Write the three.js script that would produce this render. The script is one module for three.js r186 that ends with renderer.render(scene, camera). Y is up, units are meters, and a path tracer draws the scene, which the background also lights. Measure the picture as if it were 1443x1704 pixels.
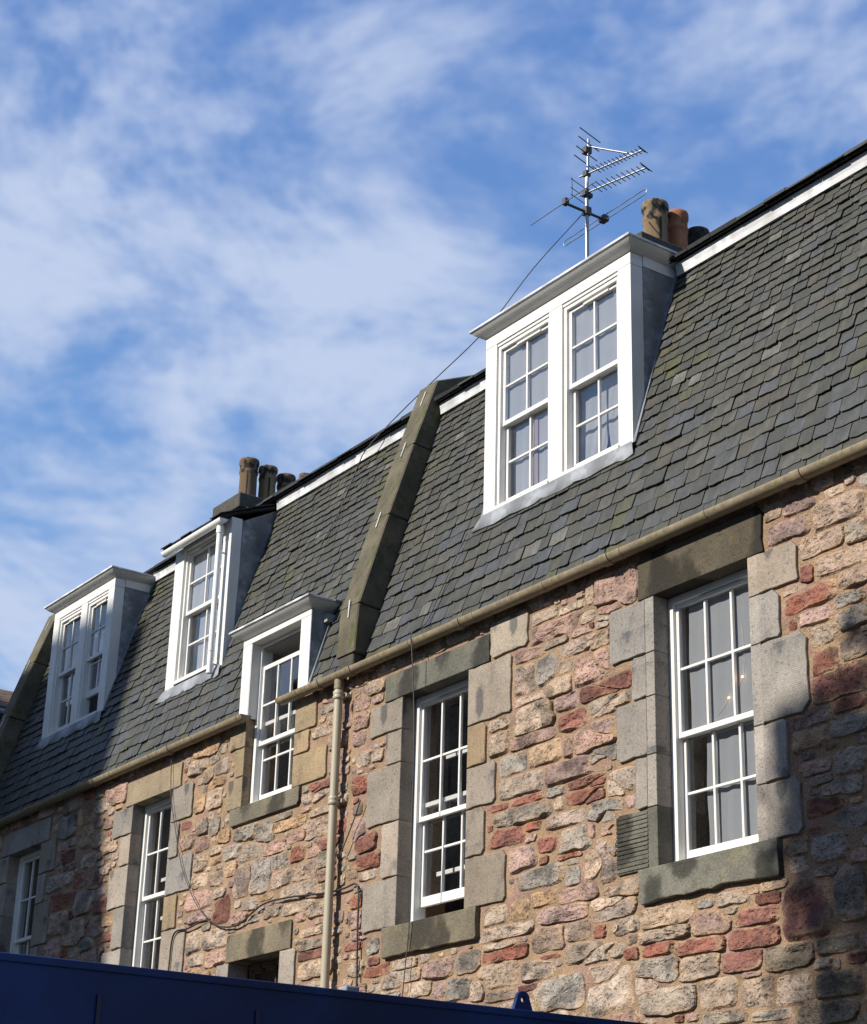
import * as THREE from 'three';
import { mergeGeometries } from 'three/addons/utils/BufferGeometryUtils.js';
import { RoundedBoxGeometry } from 'three/addons/geometries/RoundedBoxGeometry.js';

// ---------------------------------------------------------------- camera, sky, sun, exposure
const scene = new THREE.Scene();
const EYE = new THREE.Vector3(0, 1.6, 9);
const FOCAL = 3131.8, PW = 1443, PH = 1704;
const camera = new THREE.PerspectiveCamera(2 * Math.atan(PH / 2 / FOCAL) * 180 / Math.PI, PW / PH, 0.1, 600);
const camBasis = new THREE.Matrix4().makeBasis(
  new THREE.Vector3(0.5795928, 0.02681779, -0.81446485),
  new THREE.Vector3(0.30126879, 0.92159735, 0.24473546),
  new THREE.Vector3(0.75717191, -0.38721975, 0.52607182));
camera.position.copy(EYE);
camera.quaternion.setFromRotationMatrix(camBasis);
scene.add(camera);

const renderer = new THREE.WebGLRenderer({ antialias: true });
renderer.setSize(867, 1024);
renderer.toneMapping = THREE.LinearToneMapping;
renderer.toneMappingExposure = 1.35;
renderer.shadowMap.enabled = true;

const SUN = new THREE.Vector3(-0.13, 0.55, 0.82).normalize();
const sun = new THREE.DirectionalLight(new THREE.Color(1.0, 0.935, 0.84), 5);
sun.position.copy(SUN).multiplyScalar(80).add(new THREE.Vector3(-14, 6, 0));
sun.target.position.set(-14, 6, 0);
sun.castShadow = true;
sun.shadow.mapSize.set(4096, 4096);
Object.assign(sun.shadow.camera, { left: -20, right: 20, top: 20, bottom: -20, near: 1, far: 160 });
scene.add(sun, sun.target);

// ---------------------------------------------------------------- random numbers, noise, pixel helper
let seedState = 12345;
function seed(n) { seedState = n >>> 0; }
function rnd() { seedState = (seedState + 0x6D2B79F5) | 0; let t = Math.imul(seedState ^ (seedState >>> 15), 1 | seedState); t = (t + Math.imul(t ^ (t >>> 7), 61 | t)) ^ t; return ((t ^ (t >>> 14)) >>> 0) / 4294967296; }
const rr = (a, b) => a + (b - a) * rnd();
const clamp = (v, a = 0, b = 1) => Math.max(a, Math.min(b, v));
const smooth = (a, b, v) => { const t = clamp((v - a) / (b - a)); return t * t * (3 - 2 * t); };
const lerp = (a, b, t) => a + (b - a) * t;
function hash3(x, y, z) { let h = Math.imul(x, 374761393) + Math.imul(y, 668265263) + Math.imul(z, 1274126177); h = Math.imul(h ^ (h >>> 13), 1274126177); h ^= h >>> 16; return (h >>> 0) / 4294967296; }
function vnoise3(x, y, z) {
  const xi = Math.floor(x), yi = Math.floor(y), zi = Math.floor(z);
  let u = x - xi, v = y - yi, w = z - zi; u = u * u * (3 - 2 * u); v = v * v * (3 - 2 * v); w = w * w * (3 - 2 * w);
  const c = (a, b, d) => hash3(xi + a, yi + b, zi + d);
  return lerp(lerp(lerp(c(0, 0, 0), c(1, 0, 0), u), lerp(c(0, 1, 0), c(1, 1, 0), u), v), lerp(lerp(c(0, 0, 1), c(1, 0, 1), u), lerp(c(0, 1, 1), c(1, 1, 1), u), v), w);
}
function fbm3(x, y, z, o = 4) { let s = 0, a = 0.5, n = 0; for (let i = 0; i < o; i++) { s += a * vnoise3(x, y, z + i * 17.3); n += a; a *= 0.5; x *= 2.03; y *= 2.03; z *= 2.03; } return s / n; }
function pn(x, y, p, sd) { // periodic value noise, x and y in 0..p
  const xi = Math.floor(x), yi = Math.floor(y); let u = x - xi, v = y - yi; u = u * u * (3 - 2 * u); v = v * v * (3 - 2 * v);
  const m = (k) => ((k % p) + p) % p, c = (a, b) => hash3(m(xi + a), m(yi + b), sd);
  return lerp(lerp(c(0, 0), c(1, 0), u), lerp(c(0, 1), c(1, 1), u), v);
}
function pfbm(u, v, p, o, sd) { let s = 0, a = 0.5, n = 0; for (let i = 0; i < o; i++) { s += a * pn(u * p, v * p, p, sd + i * 7); n += a; a *= 0.5; p *= 2; } return s / n; }
const s2l = (c) => { c /= 255; return c <= 0.04045 ? c / 12.92 : Math.pow((c + 0.055) / 1.055, 2.4); };
// base colour of a thing from the tone it shows where the sun strikes it squarely
const lit = (r, g, b, k = 1.25) => new THREE.Color(s2l(r) / k * 0.78, s2l(g) / k * 0.78, s2l(b) / k * 0.8);
// photograph pixel -> direction
function rayDir(px, py) { return new THREE.Vector3(px - PW / 2, -(py - PH / 2), -FOCAL).applyMatrix4(camBasis).normalize(); }
function onZ(px, py, z = 0) { const d = rayDir(px, py); return EYE.clone().addScaledVector(d, (z - EYE.z) / d.z); }
function onX(px, py, x) { const d = rayDir(px, py); return EYE.clone().addScaledVector(d, (x - EYE.x) / d.x); }
const camInv = camBasis.clone().invert();
function toPx(p) { const c = p.clone().sub(EYE).applyMatrix4(camInv); return [PW / 2 + FOCAL * c.x / -c.z, PH / 2 - FOCAL * c.y / -c.z, -c.z]; }

// ---------------------------------------------------------------- sky: air and broken high cloud
{
  const W = 4096, H = 2048, SKY = 0.75, data = new Float32Array(W * H * 4);
  // cloud patches: pixel direction, angular radii (px), turn, amount
  const patches = [[40, 470, 190, 110, 0.2, 0.55], [480, 560, 200, 130, 0.5, 0.42], [660, 440, 190, 110, -0.15, 0.42], [740, 560, 170, 110, -0.3, 0.3], [300, 760, 45, 130, 0.0, 0.3], [200, 220, 260, 120, 0.1, 0.12], [430, 80, 260, 80, 0.1, 0.04], [80, 90, 260, 120, 0.1, -0.12],
    [660, 90, 120, 80, 0.3, 0.2], [590, 130, 70, 50, 0.2, 0.18], [1340, 130, 190, 110, -0.3, 0.04], [230, 880, 160, 60, -0.2, 0.3], [20, 1060, 130, 90, 0, 0.45], [560, 690, 150, 90, -0.2, 0.3], [1180, 90, 120, 70, 0.2, 0.12], [70, 330, 120, 60, 0, 0.25],
    [880, 290, 230, 110, 0.0, -0.3], [960, 60, 150, 80, 0, -0.18], [520, 275, 200, 50, 0.1, -0.2], [210, 590, 120, 50, 0.15, -0.3], [90, 720, 150, 70, 0, -0.25], [1200, 330, 170, 90, 0.2, -0.22], [1330, 270, 120, 60, 0, -0.15], [260, 310, 90, 40, 0.1, -0.1], [180, 800, 100, 60, 0, -0.12]]
    .map(([x, y, a, b, t, k]) => { const d = rayDir(x, y), r = rayDir(x + 50, y).sub(rayDir(x - 50, y)).normalize(), u = new THREE.Vector3().crossVectors(r, d).normalize(); return { d, r, u, a: a / FOCAL, b: b / FOCAL, c: Math.cos(t), s: Math.sin(t), k }; });
  const d = new THREE.Vector3();
  for (let j = 0; j < H; j++) {
    const el = (j + 0.5) / H * Math.PI - Math.PI / 2, cy = Math.cos(el), sy = Math.sin(el);
    for (let i = 0; i < W; i++) {
      const o = (j * W + i) * 4, az0 = (i + 0.5) / W * 2 * Math.PI - Math.PI;
      if (sy >= -0.02 && (i % 4 || j % 4) && cy * Math.cos(az0) * -0.757 + sy * 0.387 + cy * Math.sin(az0) * -0.526 < 0.8) { const q = ((j - j % 4) * W + i - i % 4) * 4; if (data[q + 3]) { for (let c = 0; c < 4; c++) data[o + c] = data[q + c]; continue; } }
      if (sy < -0.02) { data[o] = 0.15; data[o + 1] = 0.17; data[o + 2] = 0.19; data[o + 3] = 1; continue; }
      const az = (i + 0.5) / W * 2 * Math.PI - Math.PI;
      d.set(cy * Math.cos(az), sy, cy * Math.sin(az));
      const h = clamp(sy);
      // air: deeper blue upwards
      const t = smooth(0.12, 0.72, h);
      let r = lerp(0.20, 0.055, t), g = lerp(0.42, 0.185, t), b = lerp(0.78, 0.54, t);
      // thin cloud
      const q = 1 / (h + 0.22), cx = d.x * q, cz = d.z * q;
      const wx = fbm3(cx * 2.1 + 3, cz * 2.1, 5.2, 3) - 0.5, wz = fbm3(cx * 2.1, cz * 2.1 + 9, 8.7, 3) - 0.5;
      const big = fbm3(cx * 2.6 + wx * 1.1, cz * 2.6 + wz * 1.1, 1.7, 4);
      const fine = fbm3(cx * 11 + wx * 5, cz * 11 + wz * 5, 4.4, 5);
      const puff = fbm3(cx * 26 + wx * 9, cz * 26 + wz * 9, 11.4, 4), wisp = fbm3(cx * 62 + wx * 14, cz * 62 + wz * 14, 21.4, 4);
      let cover = 0.26 + (big - 0.5) * 0.6 + (fine - 0.5) * 1.0 + (puff - 0.5) * 0.95 + (wisp - 0.5) * 0.62;
      const view = d.x * -0.757 + d.y * 0.387 + d.z * -0.526;
      let m = 0;
      if (view > 0.85) for (const p of patches) {
        const f = d.dot(p.d); if (f < 0.9) continue;
        const x = d.dot(p.r) / f + wx * 0.035, y = d.dot(p.u) / f + wz * 0.035;
        const xx = (x * p.c + y * p.s) / p.a, yy = (-x * p.s + y * p.c) / p.b;
        m += p.k * Math.exp(-(xx * xx + yy * yy) * 0.9);
      }
      cover += m * 0.95;
      const k = smooth(-0.2, 0.95, cover) * 0.82 + 0.1;
      r = lerp(r, 0.56, k); g = lerp(g, 0.65, k); b = lerp(b, 0.85, k);
      data[o] = r * SKY; data[o + 1] = g * SKY; data[o + 2] = b * SKY; data[o + 3] = 1;
    }
  }
  const sky = new THREE.DataTexture(data, W, H, THREE.RGBAFormat, THREE.FloatType);
  sky.mapping = THREE.EquirectangularReflectionMapping; sky.magFilter = THREE.LinearFilter; sky.minFilter = THREE.LinearFilter; sky.needsUpdate = true;
  scene.background = sky; scene.environment = sky;
}

// ---------------------------------------------------------------- textures and materials
function tex(n, fn, srgb = true) {
  const data = new Uint8Array(n * n * 4);
  for (let j = 0; j < n; j++) for (let i = 0; i < n; i++) {
    const c = fn((i + 0.5) / n, (j + 0.5) / n), o = (j * n + i) * 4, a = Array.isArray(c) ? c : [c, c, c];
    for (let k = 0; k < 3; k++) data[o + k] = Math.round(clamp(a[k]) * 255);
    data[o + 3] = 255;
  }
  const t = new THREE.DataTexture(data, n, n); t.wrapS = t.wrapT = THREE.RepeatWrapping; t.magFilter = THREE.LinearFilter; t.minFilter = THREE.LinearMipmapLinearFilter; t.generateMipmaps = true;
  if (srgb) t.colorSpace = THREE.SRGBColorSpace; t.needsUpdate = true; return t;
}
const rep = (t, k, l = k) => { const c = t.clone(); c.repeat.set(k, l); c.needsUpdate = true; return c; };
const pitted = (u, v, sd, p, th) => smooth(th + 0.03, th + 0.16, pfbm(u, v, p, 2, sd));
const rubbleMap = tex(512, (u, v) => {
  const a = pfbm(u, v, 5, 5, 1), gr = pfbm(u, v, 90, 2, 21), soot = smooth(0.52, 0.72, pfbm(u, v, 4, 5, 61)), pit = pitted(u, v, 91, 40, 0.66), pale = smooth(0.6, 0.75, pfbm(u, v, 9, 4, 131));
  let l = 0.84 + (a - 0.5) * 0.3 + (gr - 0.5) * 0.24;
  l *= 1 - 0.22 * pit; const k = soot * 0.3;
  return [l * (1 - 0.8 * k) + pale * 0.05, l * (1 - 0.78 * k) + pale * 0.05, l * (1 - 0.76 * k) + pale * 0.05];
});
const rubbleBump = tex(512, (u, v) => 0.5 + (pfbm(u, v, 7, 5, 5) - 0.5) * 0.8 + (pfbm(u, v, 60, 3, 6) - 0.5) * 0.35 - 0.3 * pitted(u, v, 91, 40, 0.66), false);
const dressMap = tex(512, (u, v) => {
  const a = pfbm(u, v, 3, 5, 31), gr = pfbm(u, v, 110, 2, 41), st = smooth(0.5, 0.75, pfbm(u, v * 0.5, 6, 5, 51)), pit = pitted(u, v, 55, 50, 0.68);
  const l = (0.84 + (a - 0.5) * 0.3 + (gr - 0.5) * 0.22) * (1 - 0.16 * pit), k = st * 0.34;
  return [l * (1 - k), l * (1 - k * 0.93), l * (1 - k * 0.8)];
});
const toolBump = tex(512, (u, v) => 0.5 + 0.32 * Math.sin((v * 64 + (pfbm(u, v, 4, 3, 77) - 0.5) * 3.2) * 2 * Math.PI) * (0.5 + pfbm(u, v, 8, 3, 78)) + (pfbm(u, v, 40, 3, 79) - 0.5) * 0.5, false);
const sootMap = tex(512, (u, v) => {
  const a = pfbm(u, v, 3, 5, 431), gr = pfbm(u, v, 100, 2, 441), so = smooth(0.42, 0.62, pfbm(u, v, 4, 5, 451)), li = smooth(0.6, 0.72, pfbm(u, v, 9, 4, 461));
  const l = (0.9 + (a - 0.5) * 0.3 + (gr - 0.5) * 0.24) * (1 - 0.42 * so);
  return [l + li * 0.1, l + li * 0.085, l + li * 0.03];
});
const dressBump = tex(512, (u, v) => 0.5 + (pfbm(u, v, 10, 5, 83) - 0.5) * 0.5 + (pfbm(u, v, 90, 2, 84) - 0.5) * 0.3 - 0.4 * pitted(u, v, 55, 50, 0.68), false);
const mortarMap = tex(512, (u, v) => {
  const a = pfbm(u, v, 4, 5, 101), gr = pfbm(u, v, 128, 2, 111), w = smooth(0.5, 0.7, pfbm(u, v, 6, 4, 121));
  const l = 0.82 + (a - 0.5) * 0.3 + (gr - 0.5) * 0.34;
  return [l, l * (1 - 0.03 * w), l * (1 + 0.07 * w)];
});
const mortarBump = tex(512, (u, v) => 0.5 + (pfbm(u, v, 10, 5, 141) - 0.5) * 0.8 + (pfbm(u, v, 100, 2, 142) - 0.5) * 0.5, false);
const slateMap = tex(512, (u, v) => {
  const a = pfbm(u, v, 5, 5, 201), st = pn(u * 24, v * 6, 24, 211), gr = pfbm(u, v, 80, 2, 221), lich = smooth(0.66, 0.78, pfbm(u, v, 22, 3, 231));
  const l = 0.80 + (a - 0.5) * 0.42 + (st - 0.5) * 0.08 + (gr - 0.5) * 0.2;
  return [l + lich * 0.1, l + lich * 0.1, l + lich * 0.04];
});
const slateBump = tex(512, (u, v) => 0.5 + (pfbm(u, v, 9, 5, 241) - 0.5) * 0.9 + (pfbm(u, v, 70, 2, 242) - 0.5) * 0.3, false);
const paintMap = tex(256, (u, v) => { const a = pfbm(u, v, 4, 4, 301), d = smooth(0.68, 0.8, pfbm(u, v, 30, 3, 311)), l = 0.95 + (a - 0.5) * 0.07 - d * 0.02; return [l, l * 0.995, l * 0.985]; });
const leadMap = tex(256, (u, v) => { const a = pfbm(u, v, 5, 5, 321), s = smooth(0.55, 0.75, pfbm(u, v, 8, 4, 331)), l = 0.78 + (a - 0.5) * 0.5 + s * 0.14; return [l, l, l]; });
const grimeMap = tex(256, (u, v) => { const a = pfbm(u, v, 4, 5, 341), m = smooth(0.55, 0.72, pfbm(u, v, 7, 4, 351)), gr = pfbm(u, v, 60, 2, 361), l = 0.8 + (a - 0.5) * 0.4 + (gr - 0.5) * 0.15; return [l * (1 - 0.16 * m), l * (1 - 0.1 * m), l * (1 - 0.26 * m)]; });
const potMap = tex(256, (u, v) => { const a = pfbm(u, v, 4, 5, 371), s = smooth(0.48, 0.62, pfbm(u, v, 5, 4, 381)), l = 0.84 + (a - 0.5) * 0.3; return [l * (1 - 0.72 * s), l * (1 - 0.68 * s), l * (1 - 0.62 * s)]; });
const softBump = tex(256, (u, v) => 0.5 + (pfbm(u, v, 6, 5, 391) - 0.5), false);

const std = (color, o = {}) => new THREE.MeshStandardMaterial({ color, roughness: 0.9, metalness: 0, ...o });
const M = {
  rubble: std(0xffffff, { vertexColors: true, map: rep(rubbleMap, 1.5), bumpMap: rep(rubbleBump, 1.5), bumpScale: 0.02, roughness: 0.95 }),
  dressed: std(0xffffff, { vertexColors: true, map: rep(dressMap, 1.1), bumpMap: rep(dressBump, 1.1), bumpScale: 0.006, roughness: 0.95 }),
  sooty: std(0xffffff, { vertexColors: true, map: rep(sootMap, 0.9), bumpMap: rep(dressBump, 1.1), bumpScale: 0.01, roughness: 0.97 }),
  tooled: std(0xffffff, { vertexColors: true, map: rep(dressMap, 1.1), bumpMap: rep(toolBump, 1.1), bumpScale: 0.0018, roughness: 0.95 }),
  mortar: std(lit(198, 166, 130, 1.15), { map: rep(mortarMap, 1.3), bumpMap: rep(mortarBump, 1.3), bumpScale: 0.012, roughness: 1 }),
  slate: std(0xffffff, { vertexColors: true, map: rep(slateMap, 2.2), bumpMap: rep(slateBump, 2.2), bumpScale: 0.003, roughness: 0.62 }),
  underlay: std(new THREE.Color(0.02, 0.02, 0.02), { roughness: 1 }),
  paint: std(new THREE.Color(0.74, 0.74, 0.715), { map: rep(paintMap, 1), roughness: 0.42 }),
  apron: std(new THREE.Color(0.29, 0.31, 0.33), { map: rep(leadMap, 0.9), roughness: 0.55 }),
  fascia: std(new THREE.Color(0.74, 0.74, 0.75), { map: rep(leadMap, 0.9), roughness: 0.6 }),
  lead: std(new THREE.Color(0.29, 0.31, 0.33), { map: rep(leadMap, 1.4), bumpMap: rep(softBump, 2), bumpScale: 0.01, roughness: 0.5 }),
  coping: std(lit(124, 116, 94, 0.95), { map: rep(grimeMap, 1.2), bumpMap: rep(dressBump, 1.5), bumpScale: 0.006, roughness: 0.98 }),
  cream: std(lit(214, 204, 176), { map: rep(paintMap, 1.5), roughness: 0.5 }),
  gutter: std(lit(178, 162, 130, 1.0), { map: rep(grimeMap, 1.6), roughness: 0.6 }),
  whiteGutter: std(new THREE.Color(0.76, 0.76, 0.73), { roughness: 0.5 }),
  glass: new THREE.MeshPhysicalMaterial({ color: 0xffffff, transmission: 1, thickness: 0, roughness: 0.015, ior: 2.45, metalness: 0 }),
  room: std(new THREE.Color(0.28, 0.27, 0.25)),
  net: new THREE.MeshPhysicalMaterial({ color: new THREE.Color(0.33, 0.35, 0.375), transmission: 0.35, thickness: 0, roughness: 1, side: THREE.DoubleSide }),
  pinkCloth: new THREE.MeshPhysicalMaterial({ color: new THREE.Color(0.3, 0.23, 0.23), transmission: 0.3, thickness: 0, roughness: 1, side: THREE.DoubleSide }),
  blueCloth: std(new THREE.Color(0.05, 0.12, 0.4)),
  black: std(new THREE.Color(0.02, 0.02, 0.02), { roughness: 0.6 }),
  greyWire: std(new THREE.Color(0.06, 0.06, 0.06), { roughness: 0.7 }),
  steel: std(new THREE.Color(0.42, 0.43, 0.44), { metalness: 0.8, roughness: 0.42, map: rep(leadMap, 6) }),
  darkSteel: std(new THREE.Color(0.05, 0.05, 0.055), { roughness: 0.6 }),
  navy: std(new THREE.Color(0.005, 0.034, 0.15), { map: rep(leadMap, 0.5), roughness: 0.7 }),
  navyDark: std(new THREE.Color(0.004, 0.012, 0.05), { roughness: 0.5 }),
  potBuff: std(lit(176, 148, 108), { map: rep(potMap, 3, 1.1), roughness: 0.9 }),
  potBrown: std(lit(150, 122, 92), { map: rep(potMap, 4, 1.3), roughness: 0.9 }),
  potRed: std(lit(206, 136, 92), { map: rep(rubbleMap, 1.2), roughness: 0.9 }),
  potDark: std(lit(70, 60, 54), { map: rep(potMap, 3, 1.6), roughness: 0.85 }),
  stack: std(lit(112, 108, 98), { map: rep(grimeMap, 0.8), bumpMap: rep(dressBump, 1), bumpScale: 0.008, roughness: 1 }),
  asphalt: std(new THREE.Color(0.055, 0.055, 0.055), { map: rep(mortarMap, 0.5), roughness: 0.95 }),
  paving: std(new THREE.Color(0.13, 0.125, 0.115), { map: rep(mortarMap, 0.6), roughness: 0.95 }),
  grass: std(new THREE.Color(0.06, 0.09, 0.03), { map: rep(mortarMap, 0.2), roughness: 1 }),
  sand: std(new THREE.Color(0.26, 0.22, 0.17), { map: rep(dressMap, 0.4), roughness: 1 }),
  bark: std(new THREE.Color(0.09, 0.07, 0.05), { roughness: 1 }),
  leaf: std(new THREE.Color(0.05, 0.09, 0.025), { roughness: 0.8, side: THREE.DoubleSide }),
};

// ---------------------------------------------------------------- object helpers
const taken = {};
function numbered(n) { const k = taken[n] = (taken[n] ?? -1) + 1; return k ? `${n}_${String(k).padStart(3, '0')}` : n; }
function tag(o, label, category, group, kind) { o.userData.label = label; o.userData.category = category; if (group) o.userData.group = group; if (kind) o.userData.kind = kind; return o; }
function thing(name, base, label, category, group) { const g = new THREE.Group(); g.name = numbered(name); g.position.set(...base); g.userData.base = undefined; scene.add(g); tag(g, label, category, group); return g; }
const isRoot = (o) => o.parent === scene;
// geometry is written in world metres; a root's direct children are moved back by the root's own position
function part(name, geo, mat, parent) {
  if (Array.isArray(geo)) geo = geo.length > 1 ? mergeGeometries(geo.map(flat)) : geo[0];
  const m = new THREE.Mesh(geo, mat); m.name = name; m.castShadow = m.receiveShadow = true; parent.add(m);
  if (isRoot(parent)) m.position.copy(parent.position).negate();
  return m;
}
function partGroup(name, parent) { const g = new THREE.Group(); g.name = name; parent.add(g); if (isRoot(parent)) g.position.copy(parent.position).negate(); return g; }
function flat(g) { const n = g.index ? g.toNonIndexed() : g; for (const k of Object.keys(n.attributes)) if (!['position', 'normal', 'uv', 'color'].includes(k)) n.deleteAttribute(k); return n; }
function boxUV(g) { // uv in metres from the dominant axis
  const p = g.attributes.position, n = g.attributes.normal, uv = new Float32Array(p.count * 2);
  for (let i = 0; i < p.count; i++) {
    const ax = Math.abs(n.getX(i)), ay = Math.abs(n.getY(i)), az = Math.abs(n.getZ(i));
    if (az >= ax && az >= ay) { uv[2 * i] = p.getX(i); uv[2 * i + 1] = p.getY(i); } else if (ax >= ay) { uv[2 * i] = p.getZ(i); uv[2 * i + 1] = p.getY(i); } else { uv[2 * i] = p.getX(i); uv[2 * i + 1] = p.getZ(i); }
  }
  g.setAttribute('uv', new THREE.BufferAttribute(uv, 2)); return g;
}
function box(x0, x1, y0, y1, z0, z1, r = 0.004) { // rounded box between limits
  const w = x1 - x0, h = y1 - y0, d = z1 - z0; r = Math.min(r, w * 0.3, h * 0.3, d * 0.3);
  const g = r > 0.0005 ? new RoundedBoxGeometry(w, h, d, 1, r) : new THREE.BoxGeometry(w, h, d);
  g.translate((x0 + x1) / 2, (y0 + y1) / 2, (z0 + z1) / 2); return boxUV(flat(g));
}
function plainBox(x0, x1, y0, y1, z0, z1) { return box(x0, x1, y0, y1, z0, z1, 0); }
function prismX(pts, x0, x1, bevel = 0) { // polygon in (z, y) run along x
  const s = new THREE.Shape(pts.map(([z, y]) => new THREE.Vector2(-z, y)));
  const g = new THREE.ExtrudeGeometry(s, { depth: x1 - x0 - 2 * bevel, bevelEnabled: bevel > 0, bevelSize: bevel, bevelThickness: bevel, bevelSegments: 1, bevelOffset: -bevel });
  g.rotateY(Math.PI / 2); g.translate(x0 + bevel, 0, 0); return boxUV(flat(g));
}
function polyZ(pts, z0, z1, bevel = 0) { // polygon in (x, y) run along z
  const s = new THREE.Shape(pts.map(([x, y]) => new THREE.Vector2(x, y)));
  const g = new THREE.ExtrudeGeometry(s, { depth: z1 - z0 - 2 * bevel, bevelEnabled: bevel > 0, bevelSize: bevel, bevelThickness: bevel, bevelSegments: 2, bevelOffset: -bevel });
  g.translate(0, 0, z0 + bevel); return boxUV(flat(g));
}
function tube(points, r, seg = 0, radial = 7, curved = true) {
  const v = points.map((p) => Array.isArray(p) ? new THREE.Vector3(...p) : p);
  let path;
  if (curved) path = new THREE.CatmullRomCurve3(v, false, 'centripetal'); else { path = new THREE.CurvePath(); for (let i = 1; i < v.length; i++) path.add(new THREE.LineCurve3(v[i - 1], v[i])); }
  return flat(new THREE.TubeGeometry(path, seg || Math.max(8, v.length * 6), r, radial));
}
function rod(a, b, r, radial = 8) {
  const A = new THREE.Vector3(...a), B = new THREE.Vector3(...b), L = A.distanceTo(B), g = new THREE.CylinderGeometry(r, r, L, radial);
  g.applyQuaternion(new THREE.Quaternion().setFromUnitVectors(new THREE.Vector3(0, 1, 0), B.clone().sub(A).normalize())); g.translate((A.x + B.x) / 2, (A.y + B.y) / 2, (A.z + B.z) / 2); return flat(g);
}
function lathe(profile, x, y, z, n = 28) { const g = new THREE.LatheGeometry(profile.map(([r, h]) => new THREE.Vector2(r, h)), n); g.translate(x, y, z); return flat(g); }
function tint(g, c) { const n = g.attributes.position.count, a = new Float32Array(n * 3); for (let i = 0; i < n; i++) { a[3 * i] = c.r; a[3 * i + 1] = c.g; a[3 * i + 2] = c.b; } g.setAttribute('color', new THREE.BufferAttribute(a, 3)); return g; }
function structure(name, geo, mat, label, category) { const m = part(numbered(name), geo, mat, scene); m.position.set(0, 0, 0); tag(m, label, category, null, 'structure'); return m; }

// ---------------------------------------------------------------- layout (metres, from the photograph)
const EAVE = 7.02, PARTY = -14.15, LEFT_END = -23.1, RIGHT_END = -5.6, ROOF_TOP_Y = 9.86;
const ROOF_O = new THREE.Vector3(0, EAVE, 0.01), ROOF_U = new THREE.Vector3(0, 0.96044, -0.27853), ROOF_N = new THREE.Vector3(0, 0.27853, 0.96044);
const ROOF_TURN = -Math.atan(0.29);
const roofZ = (y) => ROOF_O.z - 0.29 * (y - EAVE);
const roofV = (y) => (y - EAVE) / ROOF_U.y;
const windows = { // wall openings
  rw: { x0: -9.99, x1: -8.98, y0: 4.505, y1: 6.572 }, mw: { x0: -13.322, x1: -12.33, y0: 4.527, y1: 6.57 },
  lw: { x0: -18.54, x1: -17.62, y0: 4.5, y1: 6.56 }, fw: { x0: -21.88, x1: -20.93, y0: 4.5, y1: 6.545 }, dw: { x0: -16.165, x1: -15.205, y0: 2.7, y1: 4.565 } };
const d3 = { x0: -16.13, x1: -15.165, y0: 6.075 };

// ---------------------------------------------------------------- ground
{
  const g = new THREE.PlaneGeometry(400, 400); g.rotateX(-Math.PI / 2); g.translate(0, -0.14, 0);
  structure('ground', boxUV(flat(g)), M.grass, 'flat ground reaching away behind the houses', 'ground');
  const r = plainBox(-90, 60, -0.4, -0.12, 2.1, 13.5); structure('road', r, M.asphalt, 'dark asphalt street in front of the terrace', 'road');
  structure('pavement', plainBox(-90, 60, -0.4, 0, 0.02, 1.95), M.paving, 'stone pavement along the foot of the terrace', 'pavement');
  structure('kerb', box(-90, 60, -0.4, 0.005, 1.95, 2.1, 0.015), M.stack, 'grey kerb between pavement and street', 'kerb');
}

// ---------------------------------------------------------------- the two houses
const houseA = thing('terraced_house', [-10, 0, 0], 'stone terraced house with paired white dormer and wide slate roof', 'house');
const houseB = thing('terraced_house', [-18.6, 0, 0], 'stone terraced house with three white dormers between two stone skews', 'house');

function wallShape(x0, x1, holes, notch) {
  const pts = notch ? [[x0, 0], [x1, 0], [x1, EAVE], [notch.x1, EAVE], [notch.x1, notch.y0], [notch.x0, notch.y0], [notch.x0, EAVE], [x0, EAVE]] : [[x0, 0], [x1, 0], [x1, EAVE], [x0, EAVE]];
  const s = new THREE.Shape(pts.map(([x, y]) => new THREE.Vector2(x, y)));
  for (const h of holes) s.holes.push(new THREE.Path([[h.x0, h.y0], [h.x0, h.y1], [h.x1, h.y1], [h.x1, h.y0]].map(([x, y]) => new THREE.Vector2(x, y))));
  const g = new THREE.ExtrudeGeometry(s, { depth: 0.5, bevelEnabled: false }); g.translate(0, 0, -0.5); return boxUV(flat(g));
}
const wallA = part('wall', wallShape(PARTY, RIGHT_END, [windows.rw, windows.mw]), M.mortar, houseA);
const wallB = part('wall', wallShape(LEFT_END, PARTY, [windows.lw, windows.fw, windows.dw], d3), M.mortar, houseB);
// sides, rear and party wall, so the houses are closed
for (const [h, a, b] of [[houseA, PARTY + 0.002, RIGHT_END], [houseB, LEFT_END, PARTY - 0.002]]) {
  for (const e of [a, b - 0.25]) part('side_wall', prismX([[-0.5, 0], [-8.4, 0], [-8.4, EAVE], [-7.6, 9.8], [-4.2, 11.4], [-0.9, 9.85], [-0.5, 8.2]], e, e + 0.25), M.sand, h);
  part('rear_wall', plainBox(a + 0.25, b - 0.25, 0, EAVE, -8.4, -8.1), M.sand, h);
}

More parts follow.
